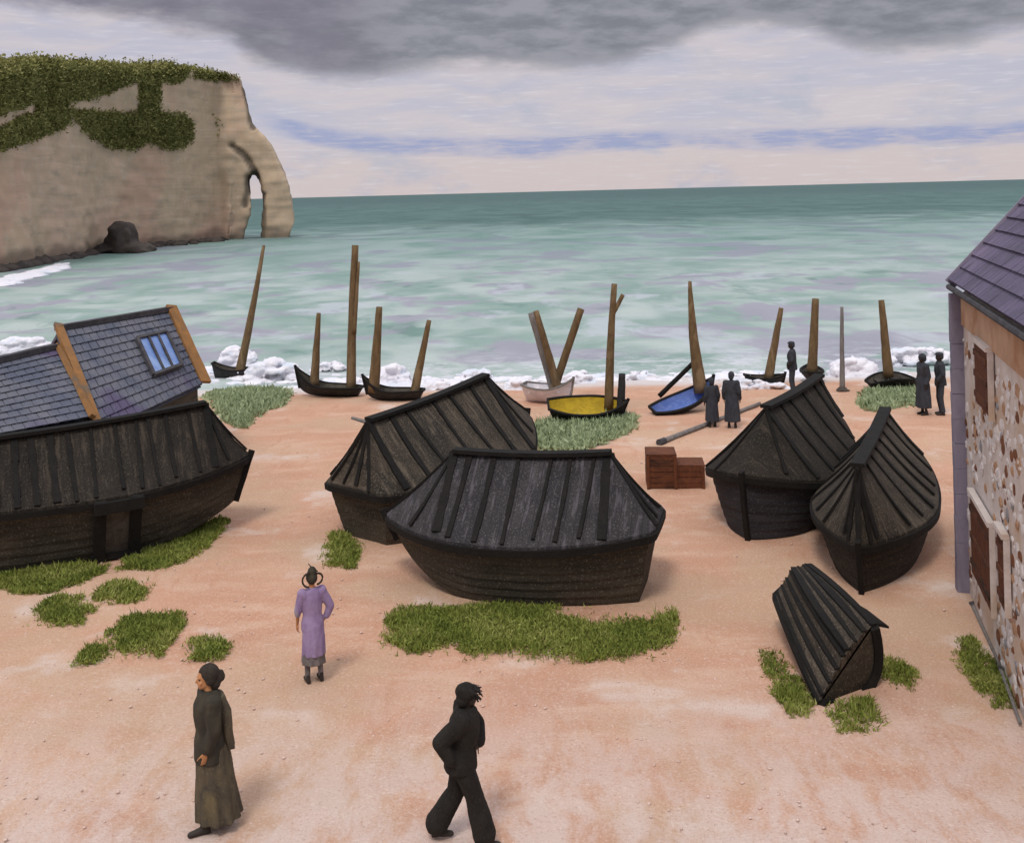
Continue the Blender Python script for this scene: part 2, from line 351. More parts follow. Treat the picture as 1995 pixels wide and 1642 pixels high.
def disp(me, f):
    """push every vertex along its normal by f(co)"""
    vs = me.vertices; n = len(vs); nn = [v.vector.copy() for v in me.vertex_normals]; cs = [v.co.copy() for v in vs]; flat = []
    for c, nv_ in zip(cs, nn): flat.extend(c + nv_ * f(c))
    vs.foreach_set('co', flat); me.update()
    return cs, nn

# ------------------------------------------------------------------ ground and sea
def frange(a, b_, n): return [a + (b_ - a) * i / (n - 1) for i in range(n)]
def gz(x, y):
    z = 0 if y < 38.5 else -(y - 38.5) * .085
    return max(z, -4)
bm = bmesh.new()
ys = frange(-30, 6, 10) + frange(7, 46, 260) + frange(48, 120, 30) + [200, 500, 2000, 9000]
xs = [-6000, -1500, -400, -120, -60] + frange(-30, 30, 240) + [60, 120, 400, 1500, 6000]
g = []
for y in ys:
    row = []
    for x in xs:
        z = gz(x, y) + .018 * fbm((x, y, 0), 1.3, 4) + .03 * noise.noise(Vector((x, y, 5)) * .3)
        row.append(bm.verts.new((x, y, z)))
    g.append(row)
for i in range(len(ys) - 1):
    for j in range(len(xs) - 1): bm.faces.new((g[i][j], g[i][j + 1], g[i + 1][j + 1], g[i + 1][j]))
kind(link('beach', bm, 'sand', smooth=True), 'structure', 'pink shingle beach sloping down to the water')
SEA = -.32
bm = bmesh.new()
ys = [39 * (1.0098 ** i) for i in range(430)] ; ys = [y for y in ys if y < 900] + [1200, 2000, 4000, 9000, 16000]
us = frange(-.75, .75, 300)
g = []
for y in ys:
    row = []
    for u in us:
        x = u * y * (1 if y < 400 else 1 + (y - 400) / 2500)
        a = .15 * min(1, (y - 39) / 12) * (1 if y < 900 else 0)
        z = SEA + a * (noise.noise(Vector((x * .16, y * .42, 0))) + .5 * noise.noise(Vector((x * .5, y * 1.1, 3))))
        row.append(bm.verts.new((x, y, z)))
    g.append(row)
for i in range(len(ys) - 1):
    for j in range(len(us) - 1): bm.faces.new((g[i][j], g[i][j + 1], g[i + 1][j + 1], g[i + 1][j]))
kind(link('sea', bm, 'sea', smooth=True), 'structure', 'green and lavender sea reaching the horizon')

# surf thrown up along the shore
bm = bmesh.new()
for (x, yb, wd, ht) in [(533, 742, 100, 58), (462, 716, 56, 62), (762, 746, 62, 52), (846, 768, 52, 42), (1022, 772, 72, 50), (1470, 776, 132, 54), (1665, 738, 84, 58), (1790, 712, 130, 50), (45, 700, 120, 66), (640, 724, 60, 26), (1125, 752, 60, 40), (1250, 742, 60, 24), (930, 742, 60, 30)]:
    p = at(x, yb, SEA); k = p.y / F; W_, H_ = wd * k * 1.15, ht * k * .9
    for i in range(70):
        a = random.uniform(-1, 1); hh = math.sqrt(max(0, 1 - a * a * .9))
        r = random.uniform(.09, .2) * H_
        z = random.uniform(0, 1) * (H_ - r) * hh * .85
        blob(bm, p + Vector((a * (W_ / 2 - r), random.uniform(-.2, .5), z)), (r * 1.9, r * 1.4, r * .8), sub=2, rough=.3)
    for i in range(60):
        a = random.gauss(0, .55); blob(bm, p + Vector((a * W_ / 2, random.uniform(-.3, .5), abs(random.gauss(0, .35)) * H_)), (random.uniform(.03, .06),) * 3, sub=1)
for i in range(420):
    x = random.uniform(-60, 2060); yb = random.gauss(740, 6) + (24 if 560 < x < 1300 else 0) * random.random() - (14 if x < 450 else 0)
    p = at(x, yb, SEA); r = random.uniform(.08, .2)
    blob(bm, p, (r * 3.2, r * 2, r * random.uniform(.4, 1)), sub=1, rough=.4)
me = remesh(bm, .045, 3)
disp(me, lambda c: noise.noise(c * 4) * .035 + noise.noise(c * 11) * .03)
kind(link('surf_foam', me, 'foam', smooth=True), 'stuff', 'white surf breaking in heaps along the shoreline', 'surf')

bm = bmesh.new()
for i in range(150):
    q = i / 150; p = at(-10 + 130 * q + random.gauss(0, 5), 555 - 36 * q + random.gauss(0, 3), SEA); r = random.uniform(.15, .55)
    blob(bm, p, (r * 2.2, r * 4, r * .4), sub=2, rough=.4)
kind(link('shore_foam', bm, 'foam', smooth=True), 'stuff', 'line of pale foam washing the near end of the cliff foot', 'surf')

# ------------------------------------------------------------------ cliff with its sea arch
def pl(pts, x):
    if x <= pts[0][0]: return pts[0][1]
    for (a, b_), (c_, d_) in zip(pts, pts[1:]):
        if x <= c_: return b_ + (d_ - b_) * (x - a) / (c_ - a)
    return pts[-1][1]
WL = [(-500, 585), (-200, 552), (0, 527), (100, 508), (200, 491), (300, 480), (430, 467), (470, 467)]
TP = [(-500, 160), (-200, 140), (0, 140), (100, 126), (200, 132), (260, 138), (340, 132), (400, 136), (455, 144), (470, 150)]
bm = bmesh.new(); cols = []
for i in range(60):
    x = -500 + i * (955 / 59)
    base = at(x, pl(WL, x), SEA); top = at(x, pl(TP, x), d=base.y + 1.5)
    back = Vector((-28, 8, 0))
    ring = [base + Vector((0, 0, -2)), base, base.lerp(top, .5) + Vector((-.6, .8, 0)), top, top + back + Vector((0, 0, 1.0)), Vector((base.x - 28, base.y + 8, -2.3))]
    cols.append([bm.verts.new(p) for p in ring])
for a, b_ in zip(cols, cols[1:]):
    for k in range(6): bm.faces.new((a[k], b_[k], b_[(k + 1) % 6], a[(k + 1) % 6]))
bm.faces.new(cols[0]); bm.faces.new(cols[-1][::-1])
D0 = at(430, 467, SEA).y
out = [(390, 140), (455, 141), (470, 150), (480, 180), (487, 215), (492, 240), (515, 268), (533, 296), (548, 330), (562, 368), (572, 405), (578, 432), (570, 448), (563, 474), (510, 482), (511, 440), (516, 395), (512, 352), (500, 335), (487, 334), (481, 348), (487, 400), (478, 440), (471, 482), (390, 484)]
def end_slab(pts, d0, th):
    f = []; bk = []
    for x, y in pts:
        p = at(x, y, d=d0 + .01 * (x - 430)); f.append(bm.verts.new(p))
        dr = Vector((p.x, p.y, 0)).normalized(); bk.append(bm.verts.new(p + dr * th))
    n = len(pts); bm.faces.new(f); bm.faces.new(bk[::-1])
    for i in range(n): bm.faces.new((f[i], bk[i], bk[(i + 1) % n], f[(i + 1) % n]))
end_slab(out, D0, 7)
fix(bm); bmesh.ops.triangulate(bm, faces=bm.faces)
me = remesh(bm, .38, 3, .5)
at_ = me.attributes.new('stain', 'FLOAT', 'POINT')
def segd(p, a, b_):
    ax, ay = a; bx, by = b_; dx, dy = bx - ax, by - ay
    q = max(0, min(1, ((p[0] - ax) * dx + (p[1] - ay) * dy) / (dx * dx + dy * dy)))
    return math.hypot(p[0] - ax - q * dx, p[1] - ay - q * dy)
def topix(p):
    u, v = p.x / p.y, (p.z - HC) / p.y
    return (PX + F * (u * math.cos(A) - v * math.sin(A)), PY - F * (u * math.sin(A) + v * math.cos(A)))
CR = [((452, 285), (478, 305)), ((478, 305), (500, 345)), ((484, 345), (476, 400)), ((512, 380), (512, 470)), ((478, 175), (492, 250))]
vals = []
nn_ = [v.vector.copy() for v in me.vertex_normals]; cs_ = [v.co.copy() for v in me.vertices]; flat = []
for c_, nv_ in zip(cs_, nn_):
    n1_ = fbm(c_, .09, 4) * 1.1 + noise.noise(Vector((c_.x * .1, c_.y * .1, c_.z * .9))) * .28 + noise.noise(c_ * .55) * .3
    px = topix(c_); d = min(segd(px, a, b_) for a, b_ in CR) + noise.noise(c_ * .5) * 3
    s_ = max(0, min(1, (8 - d) / 4)) if nv_.y < .3 else 0  # overhang shade painted dark along the arch's crack lines, over a shallow groove
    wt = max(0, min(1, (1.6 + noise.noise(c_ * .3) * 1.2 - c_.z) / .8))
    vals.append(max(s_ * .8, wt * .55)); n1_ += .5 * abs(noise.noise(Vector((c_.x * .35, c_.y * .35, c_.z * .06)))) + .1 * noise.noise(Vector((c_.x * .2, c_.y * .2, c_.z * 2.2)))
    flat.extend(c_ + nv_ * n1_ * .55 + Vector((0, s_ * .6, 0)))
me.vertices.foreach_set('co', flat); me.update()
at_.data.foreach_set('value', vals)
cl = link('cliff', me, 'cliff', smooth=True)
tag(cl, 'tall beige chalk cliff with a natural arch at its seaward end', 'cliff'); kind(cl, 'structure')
bv = BVHTree.FromPolygons([v.co.copy() for v in me.vertices], [tuple(p.vertices) for p in me.polygons])

# boulder in the cliff foot
bm = bmesh.new(); p = at(226, 492, SEA)
blob(bm, p + Vector((1.0, -.6, 1.7)), (2.1, 2.6, 2.9), sub=4, rough=.35)
blob(bm, p + Vector((2.8, -.6, .3)), (2.6, 3, 1.1), sub=3, rough=.4); blob(bm, p + Vector((-1.2, -.6, .2)), (1.8, 3, .9), sub=3, rough=.4)
me = remesh(bm, .25, 1)
disp(me, lambda c: fbm(c, .6, 4) * .35)
tag(link('boulder', me, 'stain_rock', smooth=True), 'dark rounded boulder standing in the water at the foot of the cliff', 'rock')
bm = bmesh.new()
for i in range(150):
    x = random.uniform(-20, 440); p = at(x, pl(WL, x) + random.uniform(-1, 3), SEA); r = random.uniform(.4, 1.2)
    blob(bm, p + Vector((.3, 0, 0)), (r, r * 2, r * .7), sub=2, rough=.4)
kind(link('tidal_rocks', bm, 'stain_rock', smooth=True), 'stuff', 'low dark seaweed covered rocks along the cliff foot', 'rocks')

# turf hanging over the cliff edge in tongues
def inpoly(x, y, P):
    r = False; j = len(P) - 1
    for i in range(len(P)):
        if (P[i][1] > y) != (P[j][1] > y) and x < (P[j][0] - P[i][0]) * (y - P[i][1]) / (P[j][1] - P[i][1]) + P[i][0]: r = not r
        j = i
    return r
def leafclump(bm, p, n, up, r, ln, wd):
    for _ in range(n):
        d = (up + Vector([random.gauss(0, .7) for _ in range(3)])).normalized()
        q = p + Vector([random.gauss(0, r) for _ in range(3)])
        s_ = d.cross(Vector([random.gauss(0, 1) for _ in range(3)])).normalized() * wd * random.uniform(.6, 1.3)
        l = ln * random.uniform(.6, 1.3)
        bm.faces.new([bm.verts.new(q - s_), bm.verts.new(q + s_), bm.verts.new(q + d * l + s_ * .2)])
TURF = [[(-20, 140), (60, 122), (150, 110), (240, 118), (262, 130), (258, 160), (200, 182), (120, 200), (75, 190), (40, 203), (0, 220), (-20, 226)],
        [(250, 135), (300, 118), (355, 116), (372, 135), (350, 158), (300, 165), (262, 160)],
        [(272, 150), (312, 150), (306, 225), (268, 222)], [(375, 140), (410, 104), (440, 98), (472, 125), (468, 140), (430, 150), (390, 156)],
        [(-20, 264), (0, 256), (45, 228), (130, 214), (134, 240), (80, 262), (-20, 292)], [(72, 180), (130, 175), (130, 235), (68, 235)],
        [(134, 214), (200, 222), (280, 222), (350, 224), (375, 240), (372, 275), (345, 290), (320, 288), (290, 275), (250, 292), (210, 284), (160, 250)]]
bm = bmesh.new(); cp = Vector((0, 0, HC))
for P in TURF:
    x0, x1 = min(p[0] for p in P), max(p[0] for p in P); y0, y1 = min(p[1] for p in P), max(p[1] for p in P)
    for i in range(int((x1 - x0) * (y1 - y0) * .3)):
        x, y = random.uniform(x0, x1), random.uniform(y0, y1)
        if not inpoly(x + random.gauss(0, 4), y + random.gauss(0, 3), P): continue
        dr = (at(x, y, d=100) - cp).normalized(); h = bv.ray_cast(cp, dr)
        if h[0] is None:
            h = bv.ray_cast(cp, (at(x, y + 14, d=100) - cp).normalized())
            if h[0] is None or h[1].z < .15 and random.random() < .5: continue
        leafclump(bm, h[0] + h[1] * .1, 6, Vector((0, 0, .5)) + h[1], .22, .38, .16)
for i in range(9000):     # the sward on the top of the cliff
    x = random.uniform(-120, 460); dd = random.uniform(0, 26); base = at(x, pl(WL, x), SEA)
    q = bv.ray_cast(Vector((base.x - dd, base.y + dd * .3, 60)), Vector((0, 0, -1)))
    if q[0] is not None and q[0].z > 12: leafclump(bm, q[0], 4, Vector((0, 0, 1)), .5, .4, .25)
kind(link('clifftop_turf', bm, 'turf'), 'stuff', 'dark olive turf along the cliff top hanging down in tongues', 'grass')

# ------------------------------------------------------------------ grass on the shingle
def tufts(name, polys, dens, ln, wd, m_, label, lift=.0):
    bm = bmesh.new()
    for P in polys:
        Q = [at(x, y) for x, y in P]; P2 = [(q.x, q.y) for q in Q]
        x0, x1 = min(p[0] for p in P2), max(p[0] for p in P2); y0, y1 = min(p[1] for p in P2), max(p[1] for p in P2)
        for i in range(int((x1 - x0) * (y1 - y0) * dens)):
            x, y = random.uniform(x0, x1), random.uniform(y0, y1)
            e = noise.noise(Vector((x, y, 0)) * 3) * .2 + (random.gauss(0, .13) if random.random() < .3 else 0)
            if not inpoly(x + e + random.gauss(0, .03), y + e + random.gauss(0, .1), P2): continue
            h = .5 + .8 * abs(noise.noise(Vector((x, y, 9)) * 1.6)) + .4 * random.random()
            k = y / 16 if y < 24 else 1.7
            leafclump(bm, Vector((x, y, gz(x, y) + .01 + lift * max(0, noise.noise(Vector((x, y, 2)) * 1.5)))), 3, Vector((0, 0, .9)), .02, ln * h * (1.7 if random.random() < .08 else 1) * k ** .3, wd * k ** .7)
    return kind(link(name, bm, m_), 'stuff', label, 'grass')
def sm(P, n=3):
    for _ in range(n):
        P = [q for a, b_ in zip(P, P[1:] + P[:1]) for q in ((a[0] * .75 + b_[0] * .25, a[1] * .75 + b_[1] * .25), (a[0] * .25 + b_[0] * .75, a[1] * .25 + b_[1] * .75))]
    return P
def ell(cx, cy, a, b_, n=14): return [(cx + a * math.cos(i * 2 * math.pi / n), cy + b_ * math.sin(i * 2 * math.pi / n)) for i in range(n)]
GR = [sm(p, 1) for p in [
    [(-30, 1098), (60, 1108), (180, 1100), (215, 1112), (150, 1138), (90, 1160), (20, 1148), (-30, 1140)],
    [(238, 1082), (320, 1062), (400, 1022), (436, 1005), (432, 1040), (385, 1082), (320, 1108), (250, 1116)],
    [(195, 1150), (215, 1130), (262, 1140), (292, 1160), (262, 1174), (222, 1180)],
    [(75, 1182), (100, 1160), (140, 1170), (176, 1196), (160, 1220), (112, 1222)],
    [(215, 1215), (250, 1204), (290, 1196), (345, 1196), (352, 1232), (330, 1262), (310, 1288), (285, 1266), (232, 1270)],
    [(155, 1292), (168, 1256), (205, 1258), (216, 1272), (192, 1290), (160, 1302)],
    [(358, 1240), (395, 1248), (440, 1246), (448, 1274), (420, 1292), (380, 1276)],
    [(640, 1045), (655, 1034), (690, 1058), (704, 1078), (692, 1112), (662, 1104), (640, 1085)],
    [(744, 1198), (800, 1186), (880, 1190), (938, 1176), (1070, 1178), (1096, 1206), (1140, 1216), (1268, 1212), (1318, 1192), (1326, 1230), (1290, 1268), (1210, 1276), (1150, 1294), (1090, 1276), (1000, 1264), (930, 1272), (880, 1250), (830, 1270), (770, 1254)],
    [(1480, 1284), (1492, 1262), (1530, 1296), (1572, 1346), (1592, 1388), (1560, 1404), (1520, 1378), (1498, 1330)],
    [(1612, 1392), (1640, 1372), (1704, 1360), (1706, 1400), (1690, 1432), (1628, 1428)],
    [(1688, 1290), (1740, 1282), (1786, 1300), (1776, 1352), (1740, 1342), (1728, 1322), (1690, 1318)],
    [(1868, 1250), (1890, 1238), (1908, 1270), (1940, 1292), (1974, 1320), (1970, 1386), (1930, 1368), (1880, 1324)]]]
tufts('grass', GR, 1800, .075, .012, 'grass', 'bright green grass growing in patches on the pink shingle')
tufts('sage_grass', [sm(p, 1) for p in [
    [(398, 760), (430, 748), (500, 742), (565, 752), (562, 790), (500, 806), (470, 846), (425, 800)],
    [(1010, 868), (1040, 822), (1130, 812), (1236, 806), (1240, 836), (1160, 868), (1120, 884)],
    [(1672, 792), (1690, 755), (1740, 742), (1788, 752), (1792, 790), (1740, 794), (1700, 806)]]], 420, .13, .03, 'sage', 'pale sage green grass near the water below the small boats')

# loose pebbles
bm = bmesh.new()
for i in range(1800):
    y = 9 + 30 * random.random() ** 1.3; x = random.uniform(-.55, .5) * y
    r = random.uniform(.006, .018) * (1 + y * .02)
    blob(bm, Vector((x, y, r * .2)), (r * random.uniform(1, 1.6), r, r * .6), Matrix.Rotation(random.uniform(0, 3), 3, 'Z'), sub=1)
kind(link('pebbles', bm, 'pebble', smooth=True), 'stuff', 'small pale pebbles scattered over the pink shingle', 'pebbles')

# ------------------------------------------------------------------ caloges: old hulls roofed with boards
def hull_width(s_, B, sq):
    t = 2 * s_ - 1
    return B * ((1 - abs(t) ** (3.4 if B == 1.294 else 2.2)) if t > 0 else 1 - sq * abs(t) ** 2.4)
def caloge(label, p, sq, rid, mats, nb=7, ends=(3, 3), door=None):
    X, Y, th, L, B, zm, zb, zst, zr, ra, rb, kb = p
    T = thing('caloge', label, 'boat shed', (X, Y, 0), th, 'old hulls roofed over as sheds on the beach')
    inv = (Matrix.Translation((X, Y, 0)) @ Matrix.Rotation(th, 4, 'Z')).inverted()
    n = 41; nv = 22
    def sheer(s_):
        t = 2 * s_ - 1; return zm + zb * max(0, t) ** 2 + zst * max(0, -t) ** 2
    def kk(s_): return kb * max(0, (2 * s_ - 1 - .2) / .8) ** 2
    def side(s_, v, sg, off=0.):
        z0, z1 = kk(s_), sheer(s_); w_ = hull_width(s_, B, sq)
        ph = (v * 7) % 1.0; lap = .022 * (1 - ph)
        y = w_ * (.72 + .28 * v ** .8) + lap * (w_ > .05) + off
        z = z0 + (z1 - z0) * v
        x = L * (s_ - .5) * (.9 + .1 * v)
        return Vector((x, sg * y, z + .01 * noise.noise(Vector((x * 1.2, sg * 3, z * 2)))))
    # hull
    bm = bmesh.new(); rows = {}
    for sg in (1, -1):
        for i in range(n):
            s_ = i / (n - 1)
            vs = []
            for k in range(nv):
                v = k / (nv - 1)
                vs.append(bm.verts.new(side(s_, min(v, .9999), sg)))
            rows[sg, i] = vs
        for i in range(n - 1):
            for k in range(nv - 1): bm.faces.new((rows[sg, i][k], rows[sg, i + 1][k], rows[sg, i + 1][k + 1], rows[sg, i][k + 1]))
    for i in range(n - 1):
        bm.faces.new((rows[1, i][0], rows[1, i + 1][0], rows[-1, i + 1][0], rows[-1, i][0]))
    for k in range(nv - 1):
        bm.faces.new((rows[1, 0][k], rows[1, 0][k + 1], rows[-1, 0][k + 1], rows[-1, 0][k]))
        bm.faces.new((rows[1, n - 1][k], rows[1, n - 1][k + 1], rows[-1, n - 1][k + 1], rows[-1, n - 1][k]))
    link('hull', fix(bm), mats[0], T)
    # stem and keel timber
    bm = bmesh.new()
    a = side(1, 0, 1); b_ = side(1, .999, 1); a.y = b_.y = 0
    beam(bm, a + Vector((.02, 0, -.03)), b_ + Vector((.06, 0, .1)), .09, .12, up=Vector((1, 0, 0)), n=4, jit=.006)
    link('stem_post', fix(bm), 'pitch', T)
    # ridge
    q0, q1 = [inv @ at(x, y, d=d) for (x, y), d in zip(rid, ((Matrix.Translation((X, Y, 0)) @ Matrix.Rotation(th, 4, 'Z')) @ Vector((L * ra, 0, zr)), (Matrix.Translation((X, Y, 0)) @ Matrix.Rotation(th, 4, 'Z')) @ Vector((L * rb, 0, zr)))) for d in [d.y]]
    def ridge(x):
        f = max(0, min(1, (x - q0.x) / (q1.x - q0.x))); p_ = q0.lerp(q1, f); p_.z -= .05 * math.sin(f * math.pi); return p_
    eave = []
    for i in range(n):
        s_ = i / (n - 1); e = side(s_, .9999, 1, .07 if i < n - 1 else .01); e.z += .03; eave.append(e)
    for i in range(n - 2, -1, -1):
        s_ = i / (n - 1); e = side(s_, .9999, -1, -.0); e.y -= .07; e.z += .03; eave.append(e)
    eave[n - 1].y = 0
    st_n = 9; loop = list(eave)
    for i in range(1, st_n): loop.append(eave[-1].lerp(eave[0], i / st_n) + Vector((-.06, 0, 0)))
    bm = bmesh.new(); K = 7; ring = []
    for e in loop:
        r_ = ridge(e.x); vs = []
        for k in range(K):
            f = k / (K - 1); p_ = e.lerp(r_, f)
            sag = -.05 * math.sin(f * math.pi); p_.z += sag + .03 * noise.noise(p_ * 1.3) * min(1, 4 * f * (1 - f) + .2)
            vs.append(bm.verts.new(p_))
        ring.append(vs)
    m_ = len(loop)
    for i in range(m_):
        for k in range(K - 1): bm.faces.new((ring[i][k], ring[(i + 1) % m_][k], ring[(i + 1) % m_][k + 1], ring[i][k + 1]))
    low = [bm.verts.new(v[0].co + Vector((0, 0, -.05))) for v in ring]
    for i in range(m_): bm.faces.new((ring[i][0], low[i], low[(i + 1) % m_], ring[(i + 1) % m_][0]))
    bm.faces.new(low)
    bmesh.ops.remove_doubles(bm, verts=bm.verts, dist=.0005)
    rf = link('roof', fix(bm), mats[1], T)
    # battens running from ridge to eave, and the hips' rafters
    def batten(e, wd=.09):
        r_ = ridge(e.x + random.uniform(-.09, .09)); e = e.lerp(r_, random.uniform(-.02, .07)); bm = bmesh.new()
        nrm = Vector((0, 0, 1))
        pts = [e.lerp(r_, f) + Vector((0, 0, -.05 * math.sin(f * math.pi) + .022)) for f in (0, .17, .33, .5, .67, .83, 1)]
        for a, b_ in zip(pts, pts[1:]): beam(bm, a, b_, wd * random.uniform(.8, 1.2), .045, n=1)
        link('batten', fix(bm), 'pitch', rf)
    idx = []
    for sg in (0, 1):
        for i in range(nb):
            x = q0.x + (q1.x - q0.x) * (i + .0) / (nb - 1) + random.uniform(-.11, .11) * (0 < i < nb - 1)
            cand = eave[:n] if sg == 0 else eave[n - 1:]
            batten(min(cand, key=lambda e: abs(e.x - x)), .15 if i in (0, nb - 1) else random.uniform(.06, .13))
    hipb = [e for e in eave if e.x > q1.x + .15]
    for i in range(ends[1]): batten(hipb[int((i + .5) * len(hipb) / ends[1])], .08)
    sternb = [e for e in loop if e.x < q0.x - .12 and abs(e.y) < hull_width(0, B, sq) * .9]
    if len(sternb) > 2:
        for i in range(ends[0]): batten(sternb[int((i + .5) * len(sternb) / ends[0])], .08)
    bm = bmesh.new(); prev = None
    for i in range(9):
        p_ = ridge(q0.x + (q1.x - q0.x) * i / 8) + Vector((0, 0, .05))
        if prev is not None: beam(bm, prev, p_, .24, .07)
        prev = p_
    link('ridge_board', fix(bm), 'pitch', rf)
    # heavy rubbing strake round the sheer
    bm = bmesh.new(); rr = []
    for e in loop:
        d = Vector((e.x * .25, e.y, 0)); d = d.normalized() if d.length > .01 else Vector((1, 0, 0))
        rr.append([bm.verts.new(e + d * a + Vector((0, 0, b_))) for a, b_ in ((-.06, -.17), (.035, -.17), (.045, -.05), (-.06, -.055))])
    for i in range(m_):
        for k in range(4): bm.faces.new((rr[i][k], rr[i][(k + 1) % 4], rr[(i + 1) % m_][(k + 1) % 4], rr[(i + 1) % m_][k]))
    link('rubbing_strake', fix(bm), 'pitch', T)
    if door:
        s0, s1, sg = door
        a, b_ = side(s0, .05, sg, .06), side(s1, .05, sg, .06); a2, b2 = side(s0, .97, sg, .07), side(s1, .97, sg, .07)
        d = link('door', _quadbox(a, b_, b2, a2, Vector((0, sg * .05, 0))), 'inside', T)
        bm = bmesh.new()
        for p_, q_ in ((a, a2), (b_, b2)): beam(bm, p_ + Vector((0, sg * .07, -.03)), q_ + Vector((0, sg * .07, .02)), .22, .1, up=Vector((0, sg, 0)), n=3, jit=.01)
        beam(bm, a2 + Vector((-.12, sg * .09, -.10)), b2 + Vector((.12, sg * .09, -.10)), .22, .12, up=Vector((0, sg, 0)))
        beam(bm, a + Vector((-.14, sg * .08, .03)), b_ + Vector((.14, sg * .08, .03)), .12, .1, up=Vector((0, sg, 0)))
        link('door_frame', fix(bm), 'pitch', d)
    return T
def _quadbox(a, b_, c_, d, t):
    bm = bmesh.new(); f = [bm.verts.new(p + t) for p in (a, b_, c_, d)]; k = [bm.verts.new(p - t) for p in (a, b_, c_, d)]
    bm.faces.new(f); bm.faces.new(k[::-1])
    for i in range(4): bm.faces.new((f[i], k[i], k[(i + 1) % 4], f[(i + 1) % 4]))
    return fix(bm)

caloge('large black hull shed with a doorway, at the left edge below the slate roofs', [-8.954, 22.373, .457, 6.899, 1.472, 1.268, .16, 0, 2.517, -.418, .37, .5], .4, [(-60, 864), (400, 788)], ('tar_hull', 'tar_roof_dark'), nb=13, door=(.535, .635, -1))
caloge('black hull shed pointing away to the sea, partly behind the broad middle one', [-1.557, 24.118, .852, 5.348, 1.64, 1.107, .642, 0, 2.568, -.433, .254, .326], .5, [(718, 822), (947, 734)], ('tar_hull', 'tar_roof'), nb=7, ends=(4, 3))
caloge('broad black hull shed lying side on in mid beach above the long grass strip', [-.062, 19.738, 2.881, 5.018, 1.422, 1.075, 0, .161, 2.319, -.346, .229, .657], .5, [(1190, 886), (885, 882)], ('tar_hull', 'tar_roof_blue'), nb=8)
caloge('blue black hull shed with a steep roof, right of the rust brown crate', [5.66, 23.524, -2.151, 4.66, 1.294, 1.009, .299, .62, 2.503, -.47, .299, 0], .6, [(1597, 735), (1492, 797)], ('tar_hull_blue', 'tar_roof_dark'), nb=6, ends=(3, 2))
caloge('black hull shed with fanned roof battens, between the steep shed and the stone house', [6.83, 21.105, -1.983, 5.75, 1.06, .896, .0, .412, 2.149, -.418, .44, 0], .5, [(1725, 800), (1670, 912)], ('tar_hull_dark', 'tar_roof'), nb=8, ends=(3, 4))

# ------------------------------------------------------------------ open boats
def open_boat(name, label, cat, loc, rz, L, B, D, rise, outer, inner, tilt=(0, 0), group=None, sq=.5, thw=3, strakes=5, rail='pitch', bowp=2.2, fullb=.35):
    T = thing(name, label, cat, loc, rz, group); T.rotation_euler = (tilt[0], tilt[1], rz)
    n = 27; m_ = 13
    def wd(s_):
        t = 2 * s_ - 1; return B * ((1 - abs(t) ** bowp) if t > 0 else 1 - sq * abs(t) ** 2.4)
    def sh(s_):
        t = 2 * s_ - 1; return D + rise[0] * max(0, t) ** 2.2 + rise[1] * max(0, -t) ** 2.2
    def sec(s_, a, ins=0.):       # a -1..1 across the section
        w_ = max(.012, wd(s_) - ins); hh = sh(s_); t = 2 * s_ - 1
        kz = .25 * hh * abs(max(t, 0)) ** 3 + ins * .8
        v = abs(a) ** 1.6
        ph = (abs(a) * strakes) % 1
        y = w_ * math.sin(min(1, abs(a)) * math.pi / 2) ** .8 * (fullb + (1 - fullb) * abs(a)) + (.012 * (1 - ph) if not ins else 0)
        x = L * (s_ - .5) * (.86 + .14 * v)
        return Vector((x, math.copysign(y, a), kz + (hh - kz) * v))
    def shell(ins):
        bm = bmesh.new(); r_ = []
        for i in range(n):
            r_.append([bm.verts.new(sec(i / (n - 1), -1 + 2 * k / (2 * m_), ins)) for k in range(2 * m_ + 1)])
        for i in range(n - 1):
            for k in range(2 * m_): bm.faces.new((r_[i][k], r_[i + 1][k], r_[i + 1][k + 1], r_[i][k + 1]))
        c_ = bm.faces.new(r_[0]); return bm
    link('hull', fix(shell(0)), outer, T)
    link('lining', fix(shell(.05)), inner, T)
    bm = bmesh.new()
    for sg in (-1, 1):
        pr = None
        for i in range(n):
            p_ = sec(i / (n - 1), sg) + Vector((0, -sg * .02, .012))
            if pr is not None: beam(bm, pr, p_, .085, .05)
            pr = p_
    beam(bm, sec(0, -1), sec(0, 1), .06, .07); beam(bm, sec(1, .01) + Vector((.02, 0, 0)), sec(1, 1) + Vector((.03, -wd(1), .08)), .07, .08, up=Vector((1, 0, 0)))
    link('gunwale', fix(bm), rail, T)
    for i in range(thw):
        s_ = .2 + .55 * i / max(1, thw - 1); a = sec(s_, -.82); b_ = sec(s_, .82); bm = bmesh.new(); beam(bm, a, b_, .16, .03); link('thwart', fix(bm), inner, T)
    return T
def spar(parent, name, x1, y1, x2, y2, d1, d2, w1, w2, m_='mast', bend=0.):
    """tapered spar between two seen points; widths in photo pixels at its two ends"""
    inv = parent.matrix_basis.inverted() if parent else Matrix.Identity(4)
    a, b_ = at(x1, y1, d=d1), at(x2, y2, d=d2); bm = bmesh.new(); pts = []; rr = []
    for i in range(13):
        f = i / 12; p_ = a.lerp(b_, f) + Vector((bend * math.sin(f * math.pi), 0, 0)) + Vector((.012 * noise.noise(Vector((f * 5, x1, 0))), 0, 0))
        pts.append(inv @ p_); rr.append((w1 + (w2 - w1) * f) / 2 * d1 / F * (1 + .08 * noise.noise(Vector((f * 6, x2, 3)))))
    tube(bm, pts, rr, 10); return link(name, fix(bm), m_, parent, smooth=True)
SB = 'small boats drawn up along the water'
def gp(x, y):
    p = at(x, y)
    for _ in range(6): p = at(x, y, gz(p.x, p.y))
    return p
